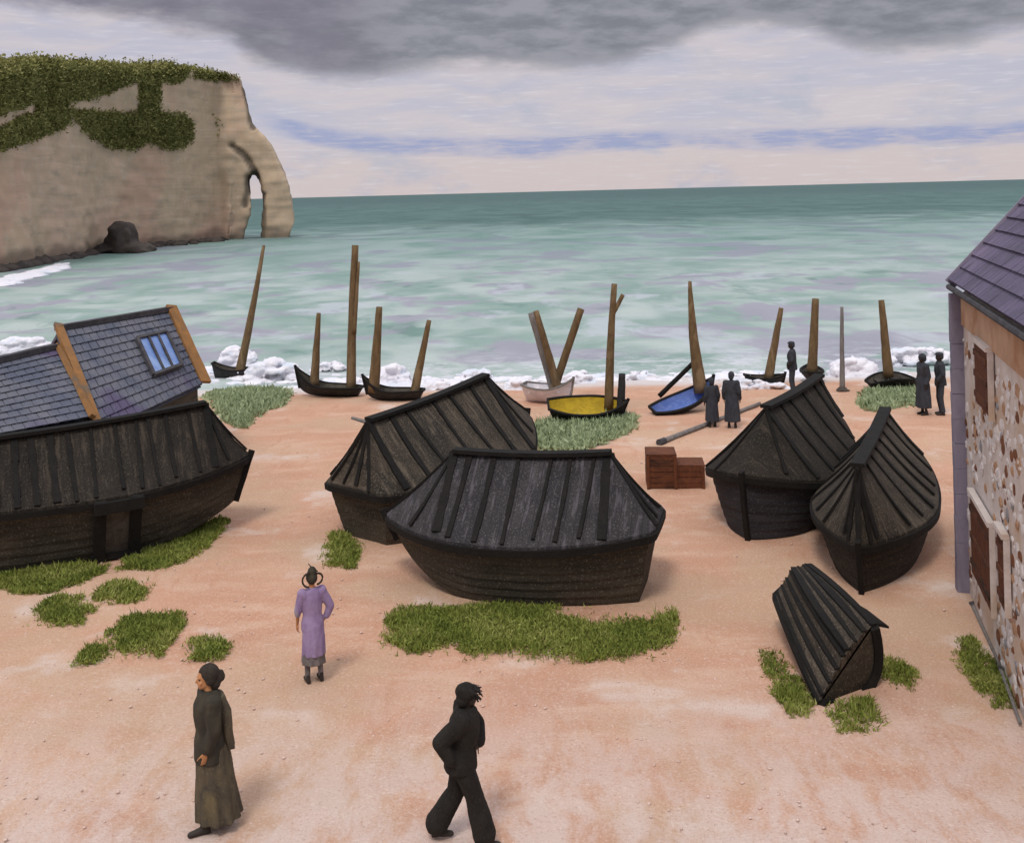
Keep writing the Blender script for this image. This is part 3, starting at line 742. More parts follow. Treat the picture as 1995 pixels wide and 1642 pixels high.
def sboat(label, x0, x1, yb, **kw):
    p = gp((x0 + x1) / 2, yb); L = (x1 - x0) * p.y / F / max(.3, abs(math.cos(kw.get('rz', 0))))
    k = dict(rz=0, B=.5, D=.45, rise=(.3, .12), outer='black_boat', inner='inside', tilt=(0, 0)); k.update(kw)
    rz = k.pop('rz'); L = k.pop('L', L)
    return open_boat('rowing_boat', label, 'boat', p, rz, L, k.pop('B'), k.pop('D'), k.pop('rise'), k.pop('outer'), k.pop('inner'), group=SB, **k), p
b, p = sboat('black boat with one very tall leaning mast, just right of the ochre roof board', 416, 506, 746, B=.45, D=.55, rise=(.1, .3)); spar(b, 'mast', 464, 738, 514, 478, p.y, p.y + .3, 19, 6, bend=.04)
b, p = sboat('black boat with high left bow and the tallest straight mast at its stern', 574, 706, 772, rz=math.pi - .15, B=.5, D=.36, rise=(.62, .0), tilt=(0, -.04))
spar(b, 'mast', 684, 764, 692, 478, p.y, p.y, 19, 13, bend=-.03); spar(b, 'yard', 690, 650, 699, 510, p.y - .1, p.y - .1, 9, 5); spar(b, 'mast', 612, 752, 621, 610, p.y + .1, p.y + .1, 19, 8)
b, p = sboat('black boat with a thick mast at its raised bow beside the far hull shed', 708, 826, 780, rz=math.pi - .1, B=.46, D=.34, rise=(.5, .0))
spar(b, 'mast', 728, 764, 739, 598, p.y, p.y, 23, 12); spar(b, 'mast', 806, 772, 836, 624, p.y + .1, p.y + .1, 19, 9)
b, p = sboat('white boat carrying two spars crossed in a V', 1022, 1116, 784, rz=-.35, B=.55, D=.5, rise=(.3, .1), outer='white_boat', inner='white_boat', rail='grey_wood')
spar(b, 'spar', 1088, 760, 1044, 606, p.y, p.y - .2, 18, 11); spar(b, 'spar', 1078, 762, 1132, 602, p.y + .2, p.y, 16, 14); spar(b, 'oar', 1076, 764, 1034, 610, p.y + .3, p.y + .2, 9, 11, 'grey_wood')
b, p = sboat('black boat lined in bright yellow with a forked mast', 1068, 1222, 816, rz=.03, B=.55, D=.46, rise=(.12, .1), inner='yellow', tilt=(.38, 0), thw=0)
spar(b, 'mast', 1186, 796, 1197, 553, p.y + .1, p.y + .1, 19, 11, bend=-.03); spar(b, 'crutch', 1194, 612, 1214, 574, p.y + .1, p.y + .1, 9, 8); spar(b, 'stern_post', 1209, 804, 1212, 728, p.y, p.y, 18, 13, 'black_boat')
b, p = sboat('black boat lined in blue, tilted up to the right with a bowed mast', 1268, 1400, 800, rz=.35, B=.42, D=.40, rise=(.4, .1), inner='blue_boat', tilt=(.35, -.26), thw=0)
spar(b, 'mast', 1366, 764, 1344, 548, p.y + .15, p.y + .15, 28, 7, bend=-.06); spar(b, 'spar', 1284, 772, 1356, 702, p.y + .35, p.y + .35, 10, 9, 'pitch')
b, p = sboat('dark boat behind the widest heap of surf, its mast leaning right', 1452, 1530, 752, B=.4, D=.3, rise=(.1, .1)); spar(b, 'mast', 1497, 738, 1522, 600, p.y, p.y, 19, 9)
b, p = sboat('small dark boat seen end on behind the steep hull shed, with an upright mast', 1560, 1604, 742, rz=math.pi / 2 - .2, L=2., B=.4, D=.36, rise=(.1, .1)); spar(b, 'mast', 1582, 728, 1589, 582, p.y, p.y, 20, 13)
b, p = sboat('low dark boat on the sage grass near the right, with a slim leaning mast', 1690, 1792, 756, rz=.08, B=.5, D=.42, rise=(-.22, -.2), tilt=(.1, 0)); spar(b, 'mast', 1731, 734, 1717, 585, p.y, p.y, 20, 11)
# free standing pole
T = thing('mooring_pole', 'thin grey pole standing upright in the shallows', 'pole', gp(1641, 762)); spar(T, 'shaft', 1641, 762, 1640, 598, T.location.y, T.location.y, 11, 6, 'grey_wood'); bm = bmesh.new(); blob(bm, Vector((0, 0, .04)), (.22, .2, .1), sub=2, rough=.4); link('footing', bm, 'stain_rock', T)

# heeled dinghy with a lashed down cover in the right foreground
def dinghy():
    T = thing('dinghy', 'small black covered boat heeled over with a pointed flap, in the grass lower right', 'boat', at(1622, 1300))
    o = Matrix.Translation(-T.location); n = 33
    def bez(a, b_, c_, t): return a * (1 - t) ** 2 + b_ * 2 * t * (1 - t) + c_ * t * t
    P = [at(1512, 1162, z=.55), at(1548, 1262, z=.40), at(1600, 1368, z=.05)]
    Sx = [at(1574, 1104, z=.95), at(1640, 1152, z=1.1), at(1700, 1222, z=.90)]
    Kx = [at(1560, 1190, z=.10), at(1650, 1280, z=.0), at(1694, 1335, z=.02)]
    def hullp(t, a):
        p_, s_, k_ = bez(*P, t), bez(*Sx, t), bez(*Kx, t); c_ = (p_ + s_) / 2
        q = p_.lerp(s_, (a + 1) / 2) + (k_ - c_) * (1 - abs(a) ** 2.2) * .95
        return o @ (q + (q - c_).normalized() * .014 * (1 - (abs(a) * 6) % 1))
    def cover(t, a, lift=0.):     # a taut tarred cover, higher along one line like a ridge
        p_, s_, k_ = bez(*P, t), bez(*Sx, t), bez(*Kx, t); c_ = (p_ + s_) / 2; up = (c_ - k_).normalized()
        prof = (1 - abs(a - .25) / (.75 if a > .25 else 1.25)) ** .9
        rib = .02 * math.cos(a * 17)
        q = p_.lerp(s_, (a + 1) / 2) + up * (.04 + (.24 - .10 * t) * prof + rib * (1 - abs(a) ** 4) + lift)
        return o @ q
    def sheet(f, m=28):
        bm = bmesh.new(); r_ = [[bm.verts.new(f(i / (n - 1), -1 + 2 * k / m)) for k in range(m + 1)] for i in range(n)]
        for i in range(n - 1):
            for k in range(m): bm.faces.new((r_[i][k], r_[i + 1][k], r_[i + 1][k + 1], r_[i][k + 1]))
        return bm, r_
    bm, r_ = sheet(hullp); bm.faces.new(r_[0]); bm.faces.new(r_[-1]); link('hull', fix(bm), 'tar_hull', T)
    bm, r_ = sheet(cover)
    for q_ in (0, -1):            # skirts closing the cover's two ends down on to the hull
        e = r_[q_]; low = [bm.verts.new(hullp(0 if q_ == 0 else 1, 1 if k == 28 else -1 if k == 0 else 0) * 0 + v.co.lerp((r_[q_][0].co.lerp(r_[q_][28].co, k / 28)), .98)) for k, v in enumerate(e)]
        for k in range(28): bm.faces.new((e[k], e[k + 1], low[k + 1], low[k]))
    cv = link('cover', fix(bm), 'tar_roof', T)
    for a in (-.86, -.55, -.22, .08, .25, .5, .8):
        bm = bmesh.new(); w_ = random.uniform(.05, .09) if a != .25 else .12
        for i in range(n - 1): beam(bm, cover(i / (n - 1), a, .01), cover((i + 1) / (n - 1), a, .01), w_ * (.6 + .8 * math.sin(i / n * 3)), .035)
        link('rib', fix(bm), 'pitch', cv)
    bm = bmesh.new(); m = 8     # flap blown out to the right, coming to a point
    tip = o @ at(1732, 1222, z=.86); base = [cover(.62 + .38 * k / m, 1) for k in range(m + 1)]
    tp = [bm.verts.new(b_ + Vector((0, 0, .03))) for b_ in base]; bt = [bm.verts.new(b_ - Vector((0, 0, .02))) for b_ in base]
    md = [bm.verts.new(b_.lerp(tip, .5) + Vector((0, 0, .05))) for b_ in base]; mb = [bm.verts.new(b_.lerp(tip, .5)) for b_ in base]
    t1, t2 = bm.verts.new(tip + Vector((0, 0, .015))), bm.verts.new(tip - Vector((0, 0, .015)))
    for k in range(m):
        bm.faces.new((tp[k], tp[k + 1], md[k + 1], md[k])); bm.faces.new((bt[k + 1], bt[k], mb[k], mb[k + 1])); bm.faces.new((md[k], md[k + 1], t1)); bm.faces.new((mb[k + 1], mb[k], t2))
    for k in (0, m): bm.faces.new((tp[k], md[k], mb[k], bt[k])); bm.faces.new((md[k], t1, t2, mb[k]))
    link('flap', fix(bm), 'pitch', cv)
    bm = bmesh.new()
    for a in (-1, 1):
        for i in range(n - 1): beam(bm, hullp(i / (n - 1), a), hullp((i + 1) / (n - 1), a), .10, .09)
    for k in range(14): beam(bm, hullp(1, -1 + k / 7) + Vector((.01, -.02, 0)), hullp(1, -1 + (k + 1) / 7) + Vector((.01, -.02, 0)), .12, .1, up=Vector((0, 1, 0)))
    beam(bm, hullp(0, -1), hullp(0, 1), .12, .09)
    link('gunwale', fix(bm), 'pitch', T)
dinghy()

# crate
T = thing('wooden_crate', 'rust brown stepped wooden crate between the broad shed and the steep shed', 'crate', at(1315, 944), R(-4)); T.scale = (1, 1, .88)
bm = bmesh.new()
for i in range(6): box(bm, (-.32, -.36, .08 + i * .15), (.62, .04, .14), jit=.006); box(bm, (-.32, .36, .08 + i * .15), (.62, .04, .14), jit=.006); box(bm, (-.65, 0, .08 + i * .15), (.04, .7, .14), jit=.006)
box(bm, (-.32, 0, .90), (.70, .78, .04), jit=.01)
link('tall_bin', bm, 'rust', T)
bm = bmesh.new()
for i in range(4): box(bm, (.32, -.36, .08 + i * .15), (.62, .04, .14), jit=.006); box(bm, (.32, .36, .08 + i * .15), (.62, .04, .14), jit=.006); box(bm, (.65, 0, .08 + i * .15), (.04, .7, .14), jit=.006)
box(bm, (.35, 0, .615), (.66, .74, .03), jit=.01)
link('low_bin', bm, 'shutter', T)
for x in (-.64, -.01, .63):
    bm = bmesh.new(); box(bm, (x, -.4, .3 if x > .3 else .44), (.07, .05, .6 if x > .3 else .88)); link('corner_post', bm, 'shutter', T)

# loose spars
def loose(name, label, x1, y1, z1, x2, y2, z2, w_, m_, cat='spar'):
    a, b_ = at(x1, y1, z1), at(x2, y2, z2); T = thing(name, label, cat, a); bm = bmesh.new()
    tube(bm, [a.lerp(b_, i / 8) - a for i in range(9)], [w_ * (1 - .3 * i / 8) for i in range(9)], 8); link('shaft', fix(bm), m_, T, True)
    bm = bmesh.new(); tube(bm, [Vector((0, 0, 0)).lerp(b_ - a, f) for f in (-.005, .02, .04)], w_ * 1.25, 8); link('iron_ferrule', fix(bm), 'lead', T)
loose('spar', 'white spar leaning against the fanned hull shed by the steep shed', 1652, 908, 1.0, 1713, 806, 2.0, .045, 'white_wood')
loose('spar', 'long grey spar lying on the shingle below the blue lined boat', 1285, 862, .06, 1480, 786, .06, .08, 'grey_wood')
loose('spar', 'upper of the two thin grey poles lying at the foot of the stone house', 1892, 1172, .9, 1950, 1300, .1, .03, 'grey_wood')
loose('spar', 'lower of the two thin grey poles lying at the foot of the stone house', 1945, 1290, .06, 1988, 1408, .06, .03, 'grey_wood')
loose('spar', 'pale grey spar end jutting left from the far hull shed roof', 740, 830, 2.2, 686, 814, 2.3, .05, 'grey_wood')

# ------------------------------------------------------------------ stone house on the right
Ac = at(1888, 1152); Nc = at(1995, 1402); wd_ = (Nc - Ac).normalized(); nrm = Vector((-wd_.y, wd_.x, 0)); nrm = nrm if nrm.x < 0 else -nrm
T = thing('stone_house', 'flint stone house with a violet slate roof at the right edge', 'house', Ac, math.atan2(wd_.y, wd_.x))
# local: +x along the visible wall towards the viewer, out = side facing the beach
sgn = 1 if (Matrix.Rotation(math.atan2(wd_.y, wd_.x), 3, 'Z') @ Vector((0, 1, 0))).dot(nrm) > 0 else -1
def O_(x, y, z): return Vector((x, sgn * y, z))
Hw = at(1880, 566, d=Ac.y).z - .05; Lw = 7.5
inv = (Matrix.Translation(Ac) @ Matrix.Rotation(math.atan2(wd_.y, wd_.x), 4, 'Z')).inverted()
bm = bmesh.new()
box(bm, O_(Lw / 2, -2.6, Hw / 2), (Lw, 5.2, Hw))
# gables
for x in (.0, Lw):
    a = [bm.verts.new(O_(x, 0, Hw)), bm.verts.new(O_(x, -5.2, Hw)), bm.verts.new(O_(x, -2.6, Hw + 2.3))]; bm.faces.new(a)
nf_ = len(bm.faces)
random.seed(21)
for i in range(620):
    x = random.uniform(.12, Lw - .1); z = random.uniform(.05, Hw - .75)
    if (.35 < x < .85 and 2.6 < z < 4.0) or (.32 < x < 1.1 and .6 < z < 2.1) or (1.35 < x < 2.6 and z < 2.3): continue
    k = random.random(); r = random.uniform(.05, .12)
    vs = blob(bm, O_(x, .0, z), (r * random.uniform(.9, 1.6), .022, r * random.uniform(.7, 1.05)), sub=2, rough=.4)
    mi = 1 if k < .62 else 2 if k < .82 else 3 if k < .93 else 4
    for v in vs:
        for f in v.link_faces: f.material_index = mi
random.seed(5)
link('wall', fix(bm), ['lime', 'flint_white', 'flint_tan', 'flint_brown', 'flint_grey'], T)
bm = bmesh.new(); box(bm, O_(Lw / 2, .02, Hw - .27), (Lw - .3, .06, .5), jit=.02); link('plaster_band', bm, 'tan_plaster', T)
bm = bmesh.new()
for i in range(12): box(bm, O_(.0, .03, Hw * (i + .5) / 12), (.24 + .012 * (i % 2), .34, Hw / 12 - .006), jit=.008)
link('corner_pilaster', bm, 'render_violet', T)
# roof slope from seen corners
e0 = inv @ at(1853, 548, d=Ac.y + .35); e0.z = e0.z
pitch_r = math.radians(48)
def slope(x, u): # u down from the eave upwards along the slope
    return O_(x, sgn * e0.y if sgn > 0 else -e0.y, e0.z) + O_(0, -u * math.cos(pitch_r), u * math.sin(pitch_r))
rows = 15; rlen = 4.3; x0r = e0.x
bm = bmesh.new()
for r_i in range(rows):
    u0 = rlen * r_i / rows; nsl = 34; off = (r_i % 2) * .5
    for j in range(-1, nsl):
        xa = max(x0r, x0r + (j + off) * (Lw + .6) / nsl); xb = min(x0r + Lw + .7, x0r + (j + 1 + off) * (Lw + .6) / nsl - .012)
        if xb <= xa: continue
        l0, l1 = .055 + random.uniform(0, .012), .015
        up = O_(0, math.sin(pitch_r), math.cos(pitch_r))
        q = [slope(xa, u0) + up * l0, slope(xb, u0) + up * l0, slope(xb, u0 + rlen / rows + .05) + up * l1, slope(xa, u0 + rlen / rows + .05) + up * l1]
        top = [bm.verts.new(p_) for p_ in q]; bot = [bm.verts.new(p_ - up * .02) for p_ in q]
        bm.faces.new(top); bm.faces.new(bot[::-1])
        for k in range(4): bm.faces.new((top[k], bot[k], bot[(k + 1) % 4], top[(k + 1) % 4]))
ra_ = [slope(x0r, 0), slope(x0r + Lw + .7, 0), slope(x0r + Lw + .7, rlen), slope(x0r, rlen)]
up = O_(0, math.sin(pitch_r), math.cos(pitch_r))
f = [bm.verts.new(p_) for p_ in ra_]; g_ = [bm.verts.new(p_ - up * .1) for p_ in ra_]
bm.faces.new(f); bm.faces.new(g_[::-1])
for k in range(4): bm.faces.new((f[k], g_[k], g_[(k + 1) % 4], f[(k + 1) % 4]))
# far slope
h0, h1 = slope(x0r, rlen) , slope(x0r + Lw + .7, rlen)
dn = O_(0, -rlen * math.cos(pitch_r), -rlen * math.sin(pitch_r))
q = [h0, h1, h1 + dn, h0 + dn]; f = [bm.verts.new(p_ + Vector((0, 0, -.01))) for p_ in q]; g_ = [bm.verts.new(p_ - Vector((0, 0, .12))) for p_ in q]
bm.faces.new(f); bm.faces.new(g_[::-1])
for k in range(4): bm.faces.new((f[k], g_[k], g_[(k + 1) % 4], f[(k + 1) % 4]))
rf = link('roof', fix(bm), 'purple_slate', T)
bm = bmesh.new(); beam(bm, slope(x0r - .03, -.05) - up * .02, slope(x0r - .03, rlen) - up * .02, .07, .2, up=up); link('barge_board', fix(bm), 'render_violet', rf)
bm = bmesh.new(); tube(bm, [slope(x0r, -.06) - Vector((0, 0, .05)), slope(x0r + Lw, -.06) - Vector((0, 0, .05))], .05, 8); link('gutter', fix(bm), 'lead', rf)
def wx(px, z):  # place on the wall plane under photo column px
    best = None
    for i in range(400):
        x = i * .01; w0 = Ac + wd_ * x; w0.z = z
        if topix(w0)[0] >= px: return x
    return 4
def shutter(x0, x1, y0, y1, nm='shutter'):
    za = None
    xm = wx((x0 + x1) / 2, 2); dd = (Ac + wd_ * xm).y
    zt, zb_ = at((x0 + x1) / 2, y0, d=dd).z, at((x0 + x1) / 2, y1, d=dd).z; zb_ = max(zb_, .04)
    xa, xb = wx(x0, (zt + zb_) / 2), wx(x1, (zt + zb_) / 2)
    bm = bmesh.new(); nb_ = 4
    for i in range(nb_): box(bm, O_(xa + (xb - xa) * (i + .5) / nb_, .07, (zt + zb_) / 2), ((xb - xa) / nb_ - .012, .05, zt - zb_), jit=.004)
    o = link(nm, bm, 'shutter', T)
    for f in (.15, .5, .85):
        bm = bmesh.new(); box(bm, O_((xa + xb) / 2, .105, zb_ + (zt - zb_) * f), (xb - xa - .02, .03, .09)); link('ledge', bm, 'rust', o)
    bm = bmesh.new()
    for x in (xa - .05, xb + .05): box(bm, O_(x, .06, (zt + zb_) / 2), (.05, .08, zt - zb_ + .12))
    box(bm, O_((xa + xb) / 2, .08, zt + .06), (xb - xa + .16, .1, .07)); 
    link('frame', bm, 'lime', o)
shutter(1912, 1938, 672, 788); shutter(1904, 1942, 1000, 1158); shutter(1958, 1996, 1052, 1192, 'door')

# ------------------------------------------------------------------ slate roofed cottages on the left
def cottage(label, rN, rF, eN, eF, zR, zE, boards, sky=None):
    """ridge near/far and eave near/far given as photo points; heights of ridge and eave"""
    a, b_, c_, d = at(*rN, z=zR), at(*rF, z=zR), at(*eF, z=zE), at(*eN, z=zE)
    base = Vector(((a.x + c_.x) / 2, (a.y + c_.y) / 2, 0)); T = thing('slate_cottage', label, 'house', base)
    a, b_, c_, d = [p_ - base for p_ in (a, b_, c_, d)]
    nn = (b_ - a).cross(d - a).normalized(); nn = nn if nn.z > 0 else -nn
    # slates
    bm = bmesh.new(); rows, cn = 11, 16
    def P(u, v): return a.lerp(b_, u).lerp(d.lerp(c_, u), v)
    for i in range(rows):
        for j in range(cn + 1):
            off = .5 * (i % 2); u0, u1 = max(0, (j - off) / cn), min(1, (j + 1 - off) / cn - .006)
            if u1 <= u0: continue
            v0, v1 = i / rows, min(1.01, (i + 1.12) / rows)
            q = [P(u0, v0) + nn * .02, P(u1, v0) + nn * .02, P(u1, v1) + nn * (.05 + random.uniform(0, .014)), P(u0, v1) + nn * (.05 + random.uniform(0, .012))]
            t_ = [bm.verts.new(p_) for p_ in q]; o_ = [bm.verts.new(p_ - nn * .02) for p_ in q]
            bm.faces.new(t_); bm.faces.new(o_[::-1])
            for k in range(4): bm.faces.new((t_[k], o_[k], o_[(k + 1) % 4], t_[(k + 1) % 4]))
    def slab(q, th):
        t_ = [bm.verts.new(p_) for p_ in q]; o_ = [bm.verts.new(p_ - Vector((0, 0, th))) for p_ in q]
        bm.faces.new(t_); bm.faces.new(o_[::-1])
        for k in range(4): bm.faces.new((t_[k], o_[k], o_[(k + 1) % 4], t_[(k + 1) % 4]))
    for th_ in (.05, .14):
        gr = [[bm.verts.new(P(i / 8, j / 8) - nn * th_) for j in range(9)] for i in range(9)]
        for i in range(8):
            for j in range(8): bm.faces.new((gr[i][j], gr[i + 1][j], gr[i + 1][j + 1], gr[i][j + 1]))
    bk = Vector(((a - d).x, (a - d).y, 0)); dz = Vector((0, 0, -(zR - zE)))
    slab([a - Vector((0, 0, .03)), b_ - Vector((0, 0, .03)), b_ + bk + dz, a + bk + dz], .1)
    rf = link('roof', fix(bm), 'blue_slate', T)
    # walls
    bm = bmesh.new(); inn = .1
    foot = [P(inn * .4, .93), P(1 - inn * .4, .93), (b_ + (bk * .9)), (a + (bk * .9))]
    g0 = [bm.verts.new(Vector((p_.x, p_.y, -.1))) for p_ in foot]; g1 = [bm.verts.new(Vector((p_.x, p_.y, zE + .02))) for p_ in foot]
    for k in range(4): bm.faces.new((g0[k], g1[k], g1[(k + 1) % 4], g0[(k + 1) % 4]))
    for u, ks in ((.04, (0, 3)), (.96, (1, 2))):
        t_ = a.lerp(b_, u) - Vector((0, 0, .12)); bm.faces.new((g1[ks[0]], g1[ks[1]], bm.verts.new(t_)))
    link('wall', fix(bm), 'tar_hull', T)
    bm = bmesh.new()
    pr = None
    for i in range(9):
        p_ = a.lerp(b_, i / 8) + Vector((0, 0, .06 + .02 * noise.noise(Vector((i, zR, 0)))))
        if pr is not None: beam(bm, pr, p_, .2, .13)
        pr = p_
    link('ridge_cap', fix(bm), 'lead', rf)
    for wbo, u in boards:
        bm = bmesh.new(); p_, q_ = P(u, -.03) + nn * .1, P(u, 1.03) + nn * .1; beam(bm, p_, q_, wbo, .09, up=nn, n=5, jit=.012); link('barge_board', fix(bm), 'ochre_wood', rf)
    if sky:
        u0, u1, v0, v1 = sky
        w_ = link('skylight', _quadbox(P(u0, v0) + nn * .09, P(u1, v0) + nn * .09, P(u1, v1) + nn * .09, P(u0, v1) + nn * .09, nn * .03), 'glass', rf)
        bm = bmesh.new(); q = [P(u0, v0), P(u1, v0), P(u1, v1), P(u0, v1)]; q = [p_ + nn * .12 for p_ in q]
        for k in range(4): beam(bm, q[k], q[(k + 1) % 4], .09, .1, up=nn)
        for f in (.36, .68): beam(bm, q[0].lerp(q[1], f), q[3].lerp(q[2], f), .06, .08, up=nn)
        link('frame', fix(bm), 'lead', w_)
    return T
cottage('blue grey slate cottage roof with a bright blue skylight, above the left hull shed', (112, 644), (332, 606), (190, 842), (396, 746), 3.9, 2.1, ((.2, .0), (.32, 1.0)), (.56, .84, .3, .74))
cottage('lower violet grey slate cottage roof at the left edge, beside the skylight roof', (-230, 760), (108, 680), (-190, 880), (172, 812), 3.55, 2.5, ((.12, 1.0),))

# ------------------------------------------------------------------ people
def cap(bm, p, q, r0, r1, sub=2, seg=5):
    p, q = Vector(p), Vector(q)
    for i in range(seg + 1):
        f = i / seg; r = r0 + (r1 - r0) * f; blob(bm, p.lerp(q, f), (r, r, r), sub=sub)
    tube(bm, [p.lerp(q, i / seg) for i in range(seg + 1)], [r0 + (r1 - r0) * i / seg for i in range(seg + 1)], 12)
def rings(bm, spec, n=28, fold=0., fr=9, seed=0.):
    """loft through ellipses: (centre, rx, ry)"""
    rr = []
    for k, (c_, rx, ry) in enumerate(spec):
        c_ = Vector(c_); f = k / (len(spec) - 1); row = []
        for i in range(n):
            a = 2 * math.pi * i / n; w_ = 1 + fold * f * math.sin(a * fr + seed + .6 * math.sin(a * 2 + seed))
            row.append(bm.verts.new(c_ + Vector((rx * math.cos(a) * w_, ry * math.sin(a) * w_, 0))))
        rr.append(row)
    for a, b_ in zip(rr, rr[1:]):
        for i in range(n): bm.faces.new((a[i], a[(i + 1) % n], b_[(i + 1) % n], b_[i]))
    bm.faces.new(rr[0][::-1]); bm.faces.new(rr[-1])
def hand(bm, wr, d, palm_n, curl=.5, s_=1.):
    """palm with five unequal bent fingers; d points from wrist to fingers, palm_n out of the palm"""
    d = Vector(d).normalized(); pn = Vector(palm_n); pn = (pn - d * pn.dot(d)).normalized(); sd_ = d.cross(pn); wr = Vector(wr)
    rot = Matrix((d, sd_, pn)).transposed()
    blob(bm, wr + d * .05 * s_, (.052 * s_, .041 * s_, .017 * s_), rot, 2)
    for k, (o_, l) in enumerate(((-.03, .062), (-.011, .074), (.010, .078), (.029, .070))):
        p_ = wr + (d * .088 + sd_ * o_) * s_; dd = (d + sd_ * o_ * 2).normalized(); c_ = curl * (.8 + .15 * k); r = .0088 * s_
        for j, (fl, rr_) in enumerate(((.46, 1.), (.3, .92), (.24, .82))):
            ang = c_ * (j + .5); v = dd * math.cos(ang) + pn * math.sin(ang); q = p_ + v * l * fl * s_; cap(bm, p_, q, r * rr_, r * rr_ * .92, 1, 2); p_ = q
    p_ = wr + (d * .025 - sd_ * .03) * s_
    for j, l in enumerate((.036, .028, .022)):
        v = (d * .75 - sd_ * (.75 - .3 * j) + pn * (.25 + .15 * j)).normalized(); q = p_ + v * l * s_; cap(bm, p_, q, .011 * s_ * (1 - .1 * j), .0095 * s_ * (1 - .1 * j), 1, 2); p_ = q
def person(label, foot, rz, hgt, J, skin='skin', vox=.009, dress=None, group=None):
    """canonical figure 1.75 m tall facing +x; J overrides joints"""
    T = thing('person', label, 'person', foot, rz, group); k = hgt / 1.75; T.scale = (k, k * (.9 if dress is d_violet else 1), k)
    j = dict(pel=(0, 0, .96), wst=(0, 0, 1.08), chs=(.01, 0, 1.30), nck=(-.005, 0, 1.49), hd=(.02, 0, 1.635),
             shL=(0, .18, 1.42), shR=(0, -.18, 1.42), elL=(-.04, .24, 1.14), elR=(-.04, -.24, 1.14), wrL=(.06, .25, .90), wrR=(.06, -.25, .90),
             hdL=(.1, 0, -1), hdR=(.1, 0, -1), hpL=(0, .09, .93), hpR=(0, -.09, .93), knL=(.03, .1, .51), knR=(.03, -.1, .51),
             anL=(-.02, .1, .085), anR=(-.02, -.1, .085), face=(1, 0, 0))
    j.update(J); j = {a: Vector(b_) for a, b_ in j.items()}
    bm = bmesh.new(); fx = j['face'].normalized(); sy = Vector((0, 0, 1)).cross(fx); rot = Matrix((fx, sy, Vector((0, 0, 1)))).transposed()
    hc = j['hd']
    def hp(x, y, z): return hc + rot @ Vector((x, y, z))
    blob(bm, hp(-.012, 0, .03), (.098, .077, .092), rot, 3); blob(bm, hp(.022, 0, -.045), (.068, .056, .068), rot, 3)
    blob(bm, hp(.05, 0, -.09), (.03, .028, .022), rot, 2)                         # chin
    cap(bm, hp(.088, 0, .012), hp(.104, 0, -.022), .008, .013, 2, 3)              # nose
    for sg in (1, -1):
        blob(bm, hp(-.005, sg * .078, -.01), (.02, .009, .03), rot, 2)            # ear
        blob(bm, hp(.076, sg * .03, .024), (.014, .022, .007), rot, 2)            # brow
        blob(bm, hp(.066, sg * .045, -.03), (.018, .018, .02), rot, 2)            # cheek
    for z in (-.052, -.063): blob(bm, hp(.084, 0, z), (.009, .022, .0055), rot, 2)  # lips
    cap(bm, j['nck'] - Vector((0, 0, .05)), hc - Vector((.015, 0, .05)), .055, .05)
    rings(bm, [(j['pel'] - Vector((0, 0, .08)), .10, .15), (j['pel'], .115, .17), (j['wst'], .095, .135), (j['chs'] - Vector((0, 0, .06)), .11, .155), (j['chs'] + Vector((0, 0, .05)), .11, .165), (j['nck'] - Vector((0, 0, .05)), .07, .12), (j['nck'], .05, .055)])
    for s_ in 'LR':
        sg = 1 if s_ == 'L' else -1
        cap(bm, j['chs'] + Vector((0, sg * .08, .06)), j['sh' + s_], .075, .062); cap(bm, j['sh' + s_], j['el' + s_], .052, .04); cap(bm, j['el' + s_], j['wr' + s_], .04, .025)
        hand(bm, j['wr' + s_], j['hd' + s_], (fx * .2 + Vector((0, -sg, 0))), .45)
        cap(bm, j['hp' + s_], j['kn' + s_], .085, .055); cap(bm, j['kn' + s_], j['an' + s_], .055, .034)
        cap(bm, j['an' + s_] - Vector((0, 0, .03)), j['an' + s_] + Vector((.13, 0, -.05)), .036, .026)
    link('body', remesh(bm, vox, 2, .4), skin, T, True)
    for sg in (1, -1):
        bm = bmesh.new(); blob(bm, hp(.074, sg * .031, .006), (.011, .013, .010), rot, 2); link('eye', bm, 'black_boat', T, True)
    for s_ in 'LR':
        bm = bmesh.new(); a = j['an' + s_]; cap(bm, a - Vector((.02, 0, .035)), a + Vector((.15, 0, -.052)), .045, .034); box(bm, a + Vector((-.035, 0, -.065)), (.06, .06, .035)); cap(bm, a - Vector((0, 0, .0)), a + Vector((0, 0, .05)), .046, .044)
        link('shoe', remesh(bm, .012, 2), 'leather', T, True)
    dress(T, j, hp, rot)
    return T
def cloth(T, name, bm, m_, vox=.014, wr=.006):
    me = remesh(bm, vox, 2, .5)
    disp(me, lambda c: noise.noise(Vector((c.x * 9, c.y * 9, c.z * 3.5))) * wr + noise.noise(c * 28) * wr * .3)
    return link(name, me, m_, T, True)
def torso(bm, j, g=.03, low=None):
    low = low or j['pel'] - Vector((0, 0, .12))
    rings(bm, [(low, .13 + g, .175 + g), (j['pel'], .125 + g, .175 + g), (j['wst'], .10 + g, .14 + g), (j['chs'] - Vector((0, 0, .06)), .115 + g, .16 + g), (j['chs'] + Vector((0, 0, .05)), .112 + g, .17 + g), (j['nck'] - Vector((0, 0, .04)), .075 + g, .13 + g), (j['nck'] + Vector((0, 0, .015)), .055 + g * .5, .06 + g * .5)])
def sleeves(bm, j, g=.022, which='LR', cuff=.12):
    for s_ in which:
        sg = 1 if s_ == 'L' else -1; wr_ = j['wr' + s_].lerp(j['el' + s_], cuff)
        cap(bm, j['chs'] + Vector((0, sg * .08, .06)), j['sh' + s_], .08 + g, .066 + g); cap(bm, j['sh' + s_], j['el' + s_], .056 + g, .045 + g); cap(bm, j['el' + s_], wr_, .044 + g, .032 + g)

